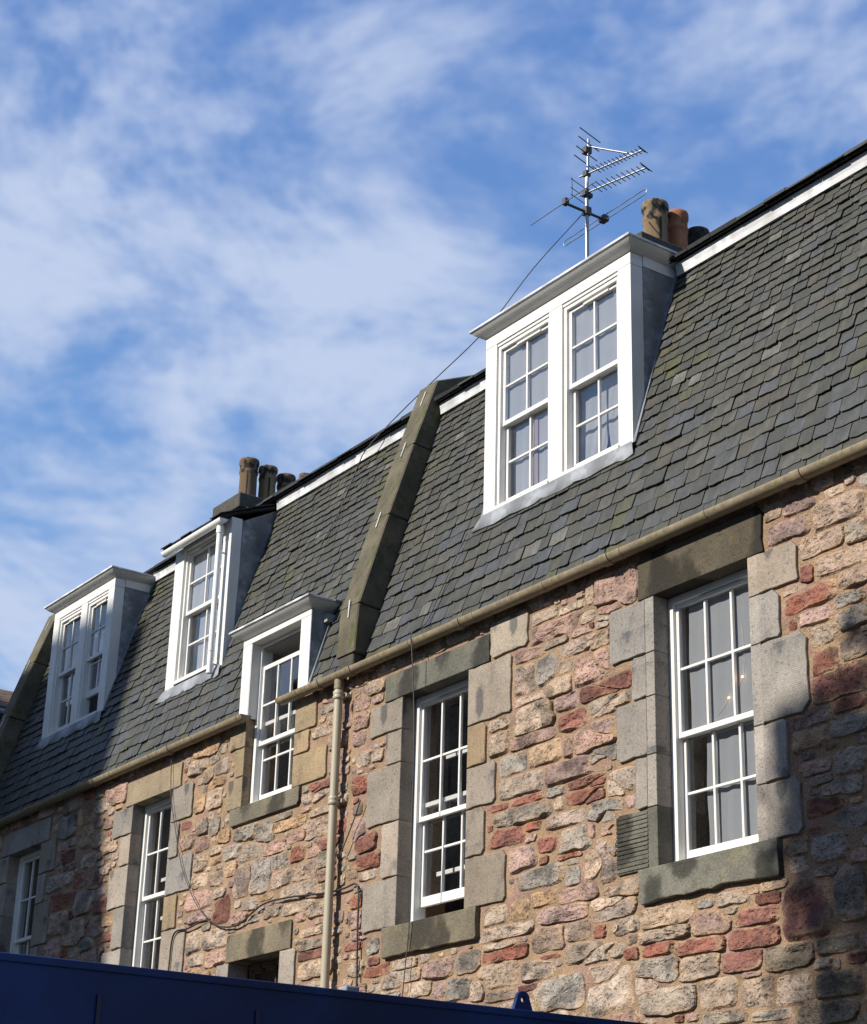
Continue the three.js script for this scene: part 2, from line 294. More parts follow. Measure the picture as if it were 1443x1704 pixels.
// ---- dressed stones round the openings: [x0,x1,y0,y1] in metres
const dressed = []; // obstacles for the rubble
const TONE = { j: [180, 169, 153], k: [190, 178, 162], d: [92, 84, 68], s: [130, 124, 106], y: [190, 168, 132], t: [128, 122, 104], w: [200, 188, 168] };
function dressedStone(parent, x0, x1, y0, y1, tone, o = {}) {
  const z1 = o.z ?? 0.022, z0 = o.back ?? -0.2, c = TONE[tone], k = rr(0.92, 1.08), w = rr(-5, 5);
  const col = lit(c[0] * k + w, c[1] * k, c[2] * k - w, 1.06), gap = 0.004;
  const a = x0 + (o.inner === 'l' ? 0 : gap), b = x1 - (o.inner === 'r' ? 0 : gap), e = y0 + (o.inner === 'b' ? 0 : gap), f = y1 - (o.inner === 't' ? 0 : gap), pts = [], rough = o.rough ?? 0.012;
  // outline: straight on the opening side, uneven elsewhere
  const inner = o.inner; // 'l', 'r', 't', 'b' side that faces the opening
  const edge = (p, q, straight) => { const n = straight ? 1 : Math.max(2, Math.round(Math.hypot(q[0] - p[0], q[1] - p[1]) / 0.09)); for (let i = 0; i < n; i++) { const t = i / n, j = straight || i === 0 ? 0 : rough; const nx = q[1] - p[1], ny = p[0] - q[0], l = Math.hypot(nx, ny), m = -Math.abs(rr(0, j)); pts.push([lerp(p[0], q[0], t) + nx / l * m, lerp(p[1], q[1], t) + ny / l * m]); } };
  const cr = (k2) => (inner === k2 ? 0 : rr(0.01, o.corner ?? 0.035));
  const c1 = inner === 'l' || inner === 'b' ? 0 : cr('x'), c2 = inner === 'r' || inner === 'b' ? 0 : cr('x'), c3 = inner === 'r' || inner === 't' ? 0 : cr('x'), c4 = inner === 'l' || inner === 't' ? 0 : cr('x');
  edge([a + c1, e], [b - c2, e], inner === 'b' || o.true); if (c2) edge([b - c2, e], [b, e + c2], true);
  edge([b, e + c2], [b, f - c3], inner === 'r' || o.true); if (c3) edge([b, f - c3], [b - c3, f], true);
  edge([b - c3, f], [a + c4, f], inner === 't' || o.true); if (c4) edge([a + c4, f], [a, f - c4], true);
  edge([a, f - c4], [a, e + c1], inner === 'l' || o.true); if (c1) edge([a, e + c1], [a + c1, e], true);
  const mar = 0.1, du = rnd() * 5, dv = rnd() * 5, shift = (g) => { const uv = g.attributes.uv; for (let i = 0; i < uv.count; i++) uv.setXY(i, uv.getX(i) + du, uv.getY(i) + dv); return g; };
  if (o.margin && (inner === 'l' || inner === 'r')) {
    const xm = inner === 'l' ? a + mar : b - mar, side = (p) => inner === 'l' ? Math.min(p[0], xm) : Math.max(p[0], xm), other = (p) => inner === 'l' ? Math.max(p[0], xm) : Math.min(p[0], xm);
    const body = pts.map((p) => [other(p), p[1]]).filter((p, i, l) => { const q = l[(i + l.length - 1) % l.length]; return Math.hypot(p[0] - q[0], p[1] - q[1]) > 0.002; });
    const lin = col.clone().multiplyScalar(1.12);
    const band = inner === 'l' ? [[a, e], [xm, e], [xm, f], [a, f]] : [[xm, e], [b, e], [b, f], [xm, f]];
    const m1 = part(o.name ?? 'dressed_stone', shift(tint(o.ribs ? mergeGeometries([polyZ(body, z0, z1 - 0.004, 0.004), ...Array.from({ length: 13 }, (_, i) => { const h = (f - e - 0.02) / 13, y = e + 0.01 + i * h; return box(a + 0.006, xm - 0.004, y + 0.003, y + h - 0.005, z1 - 0.016, z1 + 0.003 + rr(-0.002, 0.002), 0.005); })].map(flat)) : polyZ(body, z0, z1 + 0.003, 0.006), col)), o.ribs ? M.sooty : M.tooled, parent);
    part('dressed_stone', shift(tint(polyZ(band, z0, z1, 0.004), lin)), M.dressed, parent);
    m1.userData.tooled = undefined;
  } else part(o.name ?? 'dressed_stone', shift(tint(polyZ(pts, z0, z1, 0.007), col)), o.tool ? M.tooled : 'ds'.includes(tone) ? M.sooty : M.dressed, parent);
  dressed.push([x0, x1, y0, y1]);
}
seed(41);
{ // right window of the right-hand house
  const w = windows.rw, I = 0.003, p = wallA;
  dressedStone(p, -10.17, -8.82, w.y1 - I, 6.935, 'd', { inner: 'b', name: 'lintel', rough: 0.018, corner: 0.09 });
  for (const [x, a, b, tn] of [[-10.5, 6.13, 6.566, 'k'], [-10.25, 5.79, 6.13, 'j'], [-10.43, 5.345, 5.79, 'k'], [-10.225, 4.955, 5.345, 'j'], [-10.45, 4.505, 4.955, 't']]) dressedStone(p, x, w.x0 + I, a, b, tn, { inner: 'r', margin: true, ribs: tn === 't' });
  for (const [x, a, b, tn] of [[-8.5, 6.26, 6.566, 'j'], [-8.69, 5.9, 6.26, 'k'], [-8.45, 5.315, 5.9, 'j'], [-8.67, 4.9, 5.315, 'k'], [-8.57, 4.505, 4.9, 'j']]) dressedStone(p, w.x1 - I, x, a, b, tn, { inner: 'l', margin: true, corner: 0.1 });
  dressedStone(p, -10.185, -8.775, 4.25, w.y0 + I, 's', { inner: 't', name: 'sill', z: 0.05, rough: 0.03, back: -0.24 });
}
{ // window beside the downpipe
  const w = windows.mw, I = 0.003, p = wallA;
  dressedStone(p, -13.61, -12.04, w.y1 - I, 6.82, 's', { inner: 'b', name: 'lintel' });
  dressedStone(p, -12.04, -11.52, 6.575, 6.9, 'w', { rough: 0.02, corner: 0.06 });
  for (const [x, a, b, tn] of [[-13.84, 6.27, 6.564, 'j'], [-13.57, 5.97, 6.27, 'k'], [-13.85, 5.45, 5.97, 'j'], [-13.59, 4.965, 5.45, 'k'], [-13.85, 4.527, 4.965, 'j']]) dressedStone(p, x, w.x0 + I, a, b, tn, { inner: 'r' });
  for (const [x, a, b, tn] of [[-11.74, 6.06, 6.566, 'j'], [-12.077, 5.7, 6.06, 'y'], [-11.94, 5.345, 5.7, 'k'], [-12.08, 4.945, 5.345, 'j'], [-11.79, 4.527, 4.945, 'j']]) dressedStone(p, w.x1 - I, x, a, b, tn, { inner: 'l', corner: 0.05, tool: true });
  dressedStone(p, -13.49, -12.13, 4.27, w.y0 + I, 's', { inner: 't', name: 'sill', z: 0.05, back: -0.24 });
}
{ // left-hand house: window below the single dormer, far window, ground-floor opening, wallhead dormer
  const p = wallB, I = 0.003; let w = windows.lw;
  dressedStone(p, -18.73, -17.45, w.y1 - I, 6.83, 'y', { inner: 'b', name: 'lintel' });
  for (const [x, a, b, tn] of [[-19.02, 6.24, 6.556, 'j'], [-18.8, 5.9, 6.24, 'k'], [-18.99, 5.45, 5.9, 'k'], [-18.8, 5.0, 5.45, 'j'], [-19.0, 4.5, 5.0, 'k']]) dressedStone(p, x, w.x0 + I, a, b, tn, { inner: 'r' });
  for (const [x, a, b, tn] of [[-17.16, 6.18, 6.556, 'k'], [-17.42, 5.8, 6.18, 'j'], [-17.07, 5.41, 5.8, 'k'], [-17.34, 5.05, 5.41, 'y'], [-17.1, 4.5, 5.05, 'k']]) dressedStone(p, w.x1 - I, x, a, b, tn, { inner: 'l' });
  dressedStone(p, -18.7, -17.45, 4.26, w.y0 + I, 's', { inner: 't', name: 'sill', z: 0.05, back: -0.24 });
  w = windows.fw;
  dressedStone(p, -22.1, -20.72, w.y1 - I, 6.83, 'j', { inner: 'b', name: 'lintel' });
  for (const [x, a, b, tn] of [[-22.3, 6.2, 6.54, 'j'], [-22.1, 5.8, 6.2, 'k'], [-22.3, 5.35, 5.8, 'j'], [-22.1, 4.9, 5.35, 'j'], [-22.3, 4.5, 4.9, 'j']]) dressedStone(p, x, w.x0 + I, a, b, tn, { inner: 'r' });
  for (const [x, a, b, tn] of [[-20.5, 6.15, 6.54, 'j'], [-20.72, 5.8, 6.15, 'k'], [-20.5, 5.3, 5.8, 'j'], [-20.72, 4.9, 5.3, 'j'], [-20.5, 4.5, 4.9, 'k']]) dressedStone(p, w.x1 - I, x, a, b, tn, { inner: 'l' });
  dressedStone(p, -22.05, -20.76, 4.26, w.y0 + I, 's', { inner: 't', name: 'sill', z: 0.05, back: -0.24 });
  w = windows.dw;
  dressedStone(p, -16.23, -15.02, w.y1 - I, 4.83, 's', { inner: 'b', name: 'lintel', true: true });
  for (const [x, a, b] of [[-16.4, 4.1, 4.56], [-16.55, 3.6, 4.1], [-16.4, 3.1, 3.6]]) dressedStone(p, x, w.x0 + I, a, b, 'j', { inner: 'r' });
  for (const [x, a, b] of [[-14.93, 4.1, 4.56], [-15.0, 3.6, 4.1], [-14.9, 3.1, 3.6]]) dressedStone(p, w.x1 - I, x, a, b, 'k', { inner: 'l' });
  dressedStone(p, -16.33, -15.0, 5.9, d3.y0 + I, 's', { inner: 't', name: 'sill', z: 0.035, back: -0.24, true: true });
  for (const [x, a, b] of [[-16.45, 6.7, 6.985], [-16.32, 6.4, 6.7], [-16.45, 6.08, 6.4]]) dressedStone(p, x, d3.x0 + I, a, b, 'y', { inner: 'r' });
  for (const [x, a, b] of [[-14.78, 6.62, 6.97], [-14.89, 6.4, 6.62], [-14.56, 6.08, 6.4]]) dressedStone(p, d3.x1 - I, x, a, b, 'y', { inner: 'l' });
}

// ---- rubble: stones traced from the photograph, the rest filled in
const SC = { r: [164, 106, 88], q: [146, 96, 80], p: [192, 158, 142], b: [203, 180, 156], g: [180, 167, 150], o: [200, 166, 128], d: [140, 129, 111], m: [190, 166, 146] }, MORTAR = lit(198, 166, 130, 0.95);
const traced = [
  [640, 1000, .2772, '960,95,150,70,b;1030,165,270,110,p;1225,100,90,70,b;1190,180,120,50,p;1130,40,160,50,b;1360,45,160,100,p;1310,135,80,60,g;1200,260,260,90,m;1020,255,140,40,b;870,325,150,70,p;850,470,130,170,m;965,420,130,150,g;1090,395,80,80,b;1260,400,240,180,p;1055,515,140,110,b;1310,530,270,100,r;870,590,180,50,b;1095,605,160,100,p;1330,620,210,110,g;910,700,220,160,b;690,745,110,80,b;1130,720,180,110,r;690,855,110,140,b;900,825,250,75,p;1270,820,270,150,p;960,920,190,140,o;780,985,150,130,g;1105,890,60,120,p;1310,930,160,80,g;1095,1020,270,130,p;815,1110,270,140,b;1220,1085,230,60,q;1220,1160,240,90,r;1030,1145,110,60,g;1390,1110,120,150,b;860,1190,190,45,r;690,1240,100,45,r;1050,1215,60,80,b;830,1290,290,110,g;1090,1310,230,80,m;890,1350,100,60,r;745,1415,200,120,r;1345,1270,110,110,g;975,1465,120,100,r;1150,1440,190,150,g;635,1370,40,40,r;1345,1375,70,50,r;880,1425,60,50,p;1360,1500,100,110,b'],
  [640, 1380, .2772, '830,175,170,150,p;1120,160,140,34,r;940,285,260,120,g;1135,285,80,110,g;1135,190,80,50,g;1300,200,200,220,b;960,415,150,90,o;1160,390,220,100,p;1380,365,140,70,b;1350,450,200,100,b;1080,505,250,110,p;815,490,110,130,o;665,520,130,110,b;735,610,260,70,b;690,705,180,45,b;1000,650,180,150,m;1150,610,150,110,m;1295,615,75,75,r;1400,590,90,90,b;715,750,230,80,r;1000,765,120,32,r;1200,740,210,110,g;1370,740,130,90,g;910,850,190,120,b;690,880,240,150,b;500,800,140,120,g;120,810,140,60,b;120,880,170,70,g;330,840,170,110,p;450,960,140,130,g;560,970,90,120,b;870,950,130,40,r;1070,985,280,180,g;1330,890,230,200,b;15,845,40,50,r;220,955,130,80,b;330,960,80,90,p;700,1000,180,70,m'],
  [980, 820, .3209, '150,505,210,200,p;1090,65,160,90,p;950,100,110,80,b;1290,90,260,130,m;1040,195,220,120,p;1205,265,230,95,m;1395,195,110,110,g;1320,345,270,100,m;1130,425,70,80,r;1050,510,130,45,b;1145,550,260,110,r;1380,435,150,85,m;1170,640,170,90,p;1350,550,170,70,g;1200,740,170,100,b;1380,645,160,100,g;1220,880,150,130,q;1380,800,140,110,m;1060,690,46,70,r;1310,990,270,150,q;1160,1165,190,100,p;1350,1090,170,80,q;1350,1200,190,100,g;1150,1270,190,110,o;60,760,110,90,b;75,655,70,60,g;70,880,130,150,p;110,1000,220,85,r;110,1100,200,100,b;70,1230,150,130,p;15,690,30,40,r;10,520,50,110,b'],
  [980, 1240, .3209, '80,45,130,100,g;45,190,100,60,r;40,255,110,70,q;165,185,150,120,b;90,330,170,120,g;15,440,40,100,p;85,600,130,220,m;170,750,190,80,b;100,440,70,60,p;1180,115,140,70,p;1365,80,170,120,g;1230,310,200,90,q;1310,220,180,80,g;1380,370,180,110,g;1085,525,100,80,o;1090,625,80,90,b;1250,530,190,140,g;1230,655,110,50,g;1125,850,230,310,q;970,725,130,45,b;855,760,60,30,b;740,795,160,70,b;610,820,90,50,g;940,795,120,60,r;740,860,70,50,b;870,890,210,105,r;635,925,190,110,p;860,995,240,110,r;400,885,230,95,b;395,980,250,60,b;180,940,150,80,b;130,850,220,95,m;60,975,65,60,r;570,1045,240,80,r;360,1060,160,70,r;225,1085,70,60,r;60,1085,170,90,g;360,1165,210,120,g;575,1145,190,130,b;800,1120,200,100,r;1040,1095,250,120,d;1290,1035,220,90,d;100,1250,230,250,b;300,1240,110,90,m;420,1325,260,130,g;670,1290,190,160,b;880,1280,180,150,b;1060,1270,190,150,b;1290,1240,230,130,d;1370,770,150,260,g;1230,1390,280,110,d;700,1410,210,70,g;950,1400,180,60,g;1400,1100,100,60,q;850,1190,90,30,p'],
  [350, 1300, .2772, '670,20,110,50,r;700,75,120,90,m;430,215,100,42,g;480,255,180,60,o;670,180,150,50,b;650,270,160,110,m;530,330,110,60,p;710,375,100,60,r;385,400,120,70,p;525,440,90,90,r;620,430,80,60,p;220,310,120,90,g;330,310,90,120,g;250,420,150,90,g;420,480,100,90,g;130,430,110,90,g;305,570,120,180,g;420,590,120,100,b;570,540,130,100,m;700,470,100,100,g;700,560,100,80,p;200,600,90,150,m;70,770,90,150,q;690,640,90,70,b;525,655,190,90,b;335,695,80,40,o;240,740,90,80,b;660,770,150,80,b;520,760,170,60,b;380,780,100,70,b;180,820,80,60,p;620,900,150,50,b;620,980,160,60,g;615,1040,180,60,r;640,1120,180,100,b;940,370,110,100,q;960,480,130,90,r;950,560,90,60,b;890,720,80,80,r;980,990,70,90,g;985,1085,60,50,r;1005,1135,140,60,r;900,40,90,80,r;900,290,80,120,p;900,930,90,50,p;860,995,100,50,r;1090,1210,110,80,b;790,1100,90,120,p;880,830,80,100,p;800,880,90,90,b'],
  [350, 950, .2772, '735,760,110,100,p;710,820,80,60,g;660,970,170,60,b;760,1150,80,150,p;920,790,70,100,p;990,700,120,80,m;910,900,80,110,p;900,1000,70,90,p;1000,1110,70,70,b;900,1270,80,80,r;690,1280,130,60,r;700,1340,130,70,m;930,1130,90,90,b;740,900,70,60,b;770,1020,90,90,p;830,860,60,140,p'],
  [0, 1260, .2772, '700,220,120,110,p;520,350,100,110,o;620,290,90,80,b;600,390,60,60,p;665,400,60,60,p;520,480,70,130,o;600,500,70,80,b;660,530,80,80,b;530,620,80,80,b;570,740,80,100,p;475,740,60,90,r;630,680,70,50,b;605,895,90,80,r;510,870,100,120,m;570,1040,90,90,p;640,1085,60,50,r;520,1120,70,90,g;640,990,60,60,o;1190,60,100,90,b;1255,110,50,80,b;1340,60,80,90,b;1310,150,90,60,o;1290,250,80,110,b;1205,280,50,90,o;1120,410,60,50,r;1130,510,80,80,m;1290,420,60,90,g;1220,420,60,80,b;1300,620,70,50,o;1200,640,80,90,b;1190,870,140,100,p;1190,960,150,70,p;370,870,150,100,q;410,600,70,80,q;330,760,80,90,g;340,1000,110,130,m;410,420,90,110,g;1300,730,80,80,b;1320,820,60,60,g;1150,1120,120,120,b;1390,330,60,110,b;1390,200,70,90,y'],
];
function buildRubble(x0, x1, y0, y1, wall, sd, buff) {
  seed(sd);
  const stones = [];
  for (const [ox, oy, s, list] of traced) for (const e of list.split(';')) {
    const [a, b, w, h, c] = e.split(',');
    const px = ox + a * s, py = oy + b * s, P = onZ(px, py), W = Math.abs(onZ(px + w * s / 2, py).x - onZ(px - w * s / 2, py).x), H = Math.abs(onZ(px, py - h * s / 2).y - onZ(px, py + h * s / 2).y);
    if (P.x > x0 + 0.05 && P.x < x1 - 0.05 && P.y < y1 - 0.03) {
      const inD = dressed.some(([p, q, r, t]) => P.x > p && P.x < q && P.y > r && P.y < t);
      if (!inD) stones.push({ x: P.x, y: P.y, w: W * 1.06, h: H * 1.06, c: SC[c] ? c : 'b' });
    }
  }
  const obs = dressed.concat(Object.values(windows).map((w) => [w.x0, w.x1, w.y0, w.y1]), [[d3.x0, d3.x1, d3.y0, 8]]);
  const nearObs = (x, y, m) => { for (const o of obs) if (x > o[0] - m && x < o[1] + m && y > o[2] - m && y < o[3] + m) return true; return x < x0 + 0.004 || x > x1 - 0.004 || y < y0 || y > y1 - 0.01; };
  const F = (s, x, y) => { const dx = Math.abs(x - s.x) / (s.w / 2), dy = Math.abs(y - s.y) / (s.h / 2); if (dx > 3 || dy > 3) return 9; return Math.pow(dx ** 5 + dy ** 5, 0.2); };
  const clear = (x, y, t) => { for (const s of stones) if (F(s, x, y) < t) return false; return true; };
  // greedy filling, largest first
  const cells = {}; const key = (x, y) => `${Math.floor(x / 0.7)},${Math.floor(y / 0.7)}`;
  const addCell = (s) => { for (let i = -1; i <= 1; i++) for (let j = -1; j <= 1; j++) (cells[key(s.x + i * 0.7, s.y + j * 0.7)] ??= []).push(s); };
  stones.forEach(addCell);
  const clearFast = (x, y, t) => { for (const s of cells[key(x, y)] ?? []) if (F(s, x, y) < t) return false; return true; };
  const area = (x1 - x0) * (y1 - y0);
  for (const [w0, w1, h0, h1, tries] of [[0.4, 0.56, 0.19, 0.27, 26], [0.3, 0.46, 0.14, 0.2, 60], [0.22, 0.36, 0.11, 0.16, 110], [0.15, 0.26, 0.08, 0.13, 200], [0.1, 0.18, 0.06, 0.1, 300], [0.06, 0.12, 0.045, 0.07, 340]]) {
    for (let i = 0; i < area * tries; i++) {
      const x = rr(x0, x1), y = rr(y0, y1), w = rr(w0, w1), h = rr(h0, h1);
      if (!clearFast(x, y, 1.3)) continue;
      let ok = true;
      for (let k = 0; k < 8 && ok; k++) { const a = k / 8 * 2 * Math.PI, qx = x + Math.cos(a) * w * 0.46, qy = y + Math.sin(a) * h * 0.46; if (nearObs(qx, qy, 0.01) || !clearFast(qx, qy, 1.06)) ok = false; }
      if (!ok) continue;
      const u = rnd(), c = buff ? (u < 0.5 ? 'b' : u < 0.68 ? 'g' : u < 0.82 ? 'p' : u < 0.9 ? 'o' : u < 0.96 ? 'm' : 'r') : (u < 0.36 ? 'b' : u < 0.56 ? 'g' : u < 0.76 ? 'p' : u < 0.9 ? 'm' : u < 0.97 ? 'r' : 'o');
      const s = { x, y, w, h, c }; stones.push(s); addCell(s);
    }
  }
  const out = [];
  for (const s of stones) {
    const near = (cells[key(s.x, s.y)] ?? []).filter((t) => t !== s && Math.abs(t.x - s.x) < (s.w + t.w) && Math.abs(t.y - s.y) < (s.h + t.h));
    const P = toPx(new THREE.Vector3(s.x, s.y, 0)), sizePx = Math.sqrt(s.w * s.h) * FOCAL / P[2];
    const N = sizePx > 26 ? 34 : sizePx > 14 ? 22 : 14, ring = [], lim = rr(1.12, 1.3), ph = rnd() * 10, turn = rr(-0.1, 0.1);
    for (let i = 0; i < N; i++) {
      const a0 = i / N * 2 * Math.PI + 0.13, ca = Math.cos(a0) * s.w, sa = Math.sin(a0) * s.h, l = Math.hypot(ca, sa), ux = ca / l, uy = sa / l;
      let r = 0.012; const wob = 1 + 0.2 * (fbm3(s.x * 3 + ux * 1.6 + ph, s.y * 3 + uy * 1.6, ph, 3) - 0.5) * 2;
      for (; r < 0.6; r += 0.006) {
        const x = s.x + ux * r, y = s.y + uy * r + turn * ux * r * 0.4, f = F(s, x, y);
        if (f * wob > lim || nearObs(x, y, 0.008)) break;
        let other = false; for (const t of near) if (F(t, x, y) < f * 1.0) { other = true; break; }
        if (other) break;
      }
      const jg = 0.008 + 0.007 * hash3(Math.floor(ph * 77), i >> 2, 9); ring.push([ux * Math.max(0.008, r - jg), uy * Math.max(0.008, r - jg) + turn * ux * r * 0.4]);
    }
    // soften spikes
    for (let it = 0; it < 1; it++) { const q = ring.map((p) => p.slice()); for (let i = 0; i < N; i++) { const a = q[(i + N - 1) % N], b = q[(i + 1) % N]; for (let k = 0; k < 2; k++) ring[i][k] = Math.min(1, 1) * (q[i][k] * 0.7 + (a[k] + b[k]) * 0.15) * (1 + 0.05 * (hash3(i, Math.floor(ph * 100), 3) - 0.5)); } }
    let A = 0; for (let i = 0; i < N; i++) { const p = ring[i], q = ring[(i + 1) % N]; A += p[0] * q[1] - q[0] * p[1]; } A = Math.abs(A) / 2;
    if (A < 0.0012) continue;
    const rad = Math.sqrt(A), proud = Math.min(0.025, 0.009 + rad * 0.05) * rr(0.45, 1.3), tiltx = rr(-0.05, 0.05), tilty = rr(-0.05, 0.1), rough = rr(0.009, 0.028) * Math.min(1.4, rad / 0.16);
    // most stones are pointed flush, so that their faces come up through the mortar; some stand proud with a sharp edge
    const sharp = rnd() < 0.38, edge = sharp ? [[1.0, -0.012], [0.992, 0.5], [0.965, 0.9]] : [[1.05, -0.012], [0.97, 0.06], [0.9, 0.42]];
    const levels = sizePx > 26 ? [...edge, [0.82, 0.96], [0.72, 1], [0.6, 1], [0.47, 1], [0.33, 1], [0.17, 1]] : sizePx > 14 ? [...edge, [0.76, 1], [0.52, 1], [0.27, 1]] : [edge[0], edge[2], [0.55, 1]];
    const pos = [], uv = [], idx = [], col = [], uo = rnd() * 7, vo = rnd() * 7, rot = rnd() < 0.5 ? 1 : -1;
    const c0 = SC[s.c], kk = rr(0.9, 1.07), ww = rr(-5, 5), base = lit(c0[0] * kk + ww, c0[1] * kk, c0[2] * kk - ww, 0.93), grey = base.clone().lerp(new THREE.Color(0.17, 0.16, 0.145), 0.55), cc = new THREE.Color();
    const put = (x, y, f, k) => {
      let z = f < 0 ? f : proud * f;
      if (f >= 0) { const n = fbm3((s.x + x) * 8, (s.y + y) * 15, ph, 3), st = Math.floor(n * 7) / 7 + smooth(0.6, 0.95, n * 7 - Math.floor(n * 7)) / 7; z += ((lerp(n, st, 0.8) - 0.5) * 2 * rough + x * tiltx - y * tilty) * Math.max(f, 0.25) + (vnoise3((s.x + x) * 40, (s.y + y) * 52, ph) - 0.5) * 0.009; if (f > 0.4) z = Math.max(z, 0.002); }
      pos.push(s.x + x, s.y + y, z); uv.push((x + uo) * rot, y + vo);
      // smears of pointing over the edges, weathered grey patches
      const sm = smooth(0.55, 1.0, k) * smooth(0.42, 0.62, fbm3((s.x + x) * 9, (s.y + y) * 9, ph + 3, 3)), gp = smooth(0.5, 0.68, fbm3((s.x + x) * 6, (s.y + y) * 9, 7.7, 3));
      cc.copy(base).lerp(grey, gp * (s.c === 'r' || s.c === 'q' ? 0.2 : 0.48)).lerp(MORTAR, sm * 0.85); col.push(cc.r, cc.g, cc.b);
    };
    for (const [k, f] of levels) for (const p of ring) put(p[0] * k, p[1] * k, f, k);
    put(0, 0, 1, 0);
    const L = levels.length, C = L * N;
    for (let l = 0; l < L - 1; l++) for (let i = 0; i < N; i++) { const a = l * N + i, b = l * N + (i + 1) % N, c = a + N, d = b + N; idx.push(a, b, d, a, d, c); }
    for (let i = 0; i < N; i++) idx.push((L - 1) * N + i, (L - 1) * N + (i + 1) % N, C);
    let g = new THREE.BufferGeometry(); g.setAttribute('position', new THREE.Float32BufferAttribute(pos, 3)); g.setAttribute('uv', new THREE.Float32BufferAttribute(uv, 2)); g.setAttribute('color', new THREE.Float32BufferAttribute(col, 3)); g.setIndex(idx); g.computeVertexNormals();
    g = g.toNonIndexed(); { const sm = g.attributes.normal.clone(); g.computeVertexNormals(); const nn = g.attributes.normal, a = new THREE.Vector3(), b = new THREE.Vector3(); for (let i = 0; i < nn.count; i++) { a.fromBufferAttribute(sm, i); b.fromBufferAttribute(nn, i); a.lerp(b, 0.8).normalize(); nn.setXYZ(i, a.x, a.y, a.z); } }
    const inFrame = P[0] > -40 && P[0] < PW + 40 && P[1] > -40 && P[1] < PH + 40;
    out.push({ g, show: inFrame ? A / (P[2] * P[2]) : 0 });
  }
  out.sort((a, b) => b.show - a.show);
  const singles = out.filter((o, i) => i < 285 && o.show > 0), rest = out.filter((o) => !singles.includes(o));
  for (const o of singles) part('rubble_stone', o.g, M.rubble, wall);
  const m = part('small_rubble_stones', rest.map((o) => o.g), M.rubble, wall); m.userData.kind = 'stuff';
  console.log('rubble', stones.length, singles.length, rest.length);
}
buildRubble(PARTY, -7.2, 2.3, EAVE, wallA, 77, false);
buildRubble(LEFT_END, PARTY, 2.3, EAVE, wallB, 99, true);

// ---------------------------------------------------------------- roofs: slates laid in diminishing courses
const dormerCuts = { A: [[-12.62, -10.49, 8.03, 11]], B: [[-18.53, -17.17, 7.85, 11], [-16.3, -14.92, 6.5, 7.92], [-22.0, -20.17, 8.02, 11]] };
const SLATE = [[92, 94, 82], [80, 84, 76], [100, 100, 88], [88, 88, 74], [92, 96, 98], [74, 78, 70], [104, 102, 94], [84, 85, 80], [96, 92, 78], [142, 142, 134], [102, 103, 66], [97, 99, 72], [90, 96, 104]];
const slateShapes = [];
seed(5);
for (let i = 0; i < 6; i++) {
  const j = () => rr(-0.02, 0.02), cl = rr(0.03, 0.12), cr = rr(0.01, 0.08);
  const s = new THREE.Shape([[-0.5, 1], [-0.5, cl], [-0.5 + cl * 0.55, 0.03 + j()], [-0.1, j() + 0.01], [0.2, j() + 0.01], [0.5 - cr * 0.6, 0.02 + j()], [0.5, cr], [0.5, 1]].map(([x, y]) => new THREE.Vector2(x, y)));
  const g = flat(new THREE.ExtrudeGeometry(s, { depth: 0.0105, bevelEnabled: false })); slateShapes.push(g);
}
const slateGeo = slateShapes.map((g, i) => SLATE.map((c, k) => { seed(900 + i * 40 + k); const q = g.clone(), uv = q.attributes.uv, a = rnd() * 5, b = rnd() * 5; for (let n = 0; n < uv.count; n++) uv.setXY(n, uv.getX(n) * 0.22 + a, uv.getY(n) * 0.3 + b); { const f = k === 10 || k === 11 ? 1 : 0.92; return tint(q, lit(lerp(90, c[0], f), lerp(93, c[1], f) * 0.99, lerp(84, c[2], f) * 0.96, 1.32)); } }));
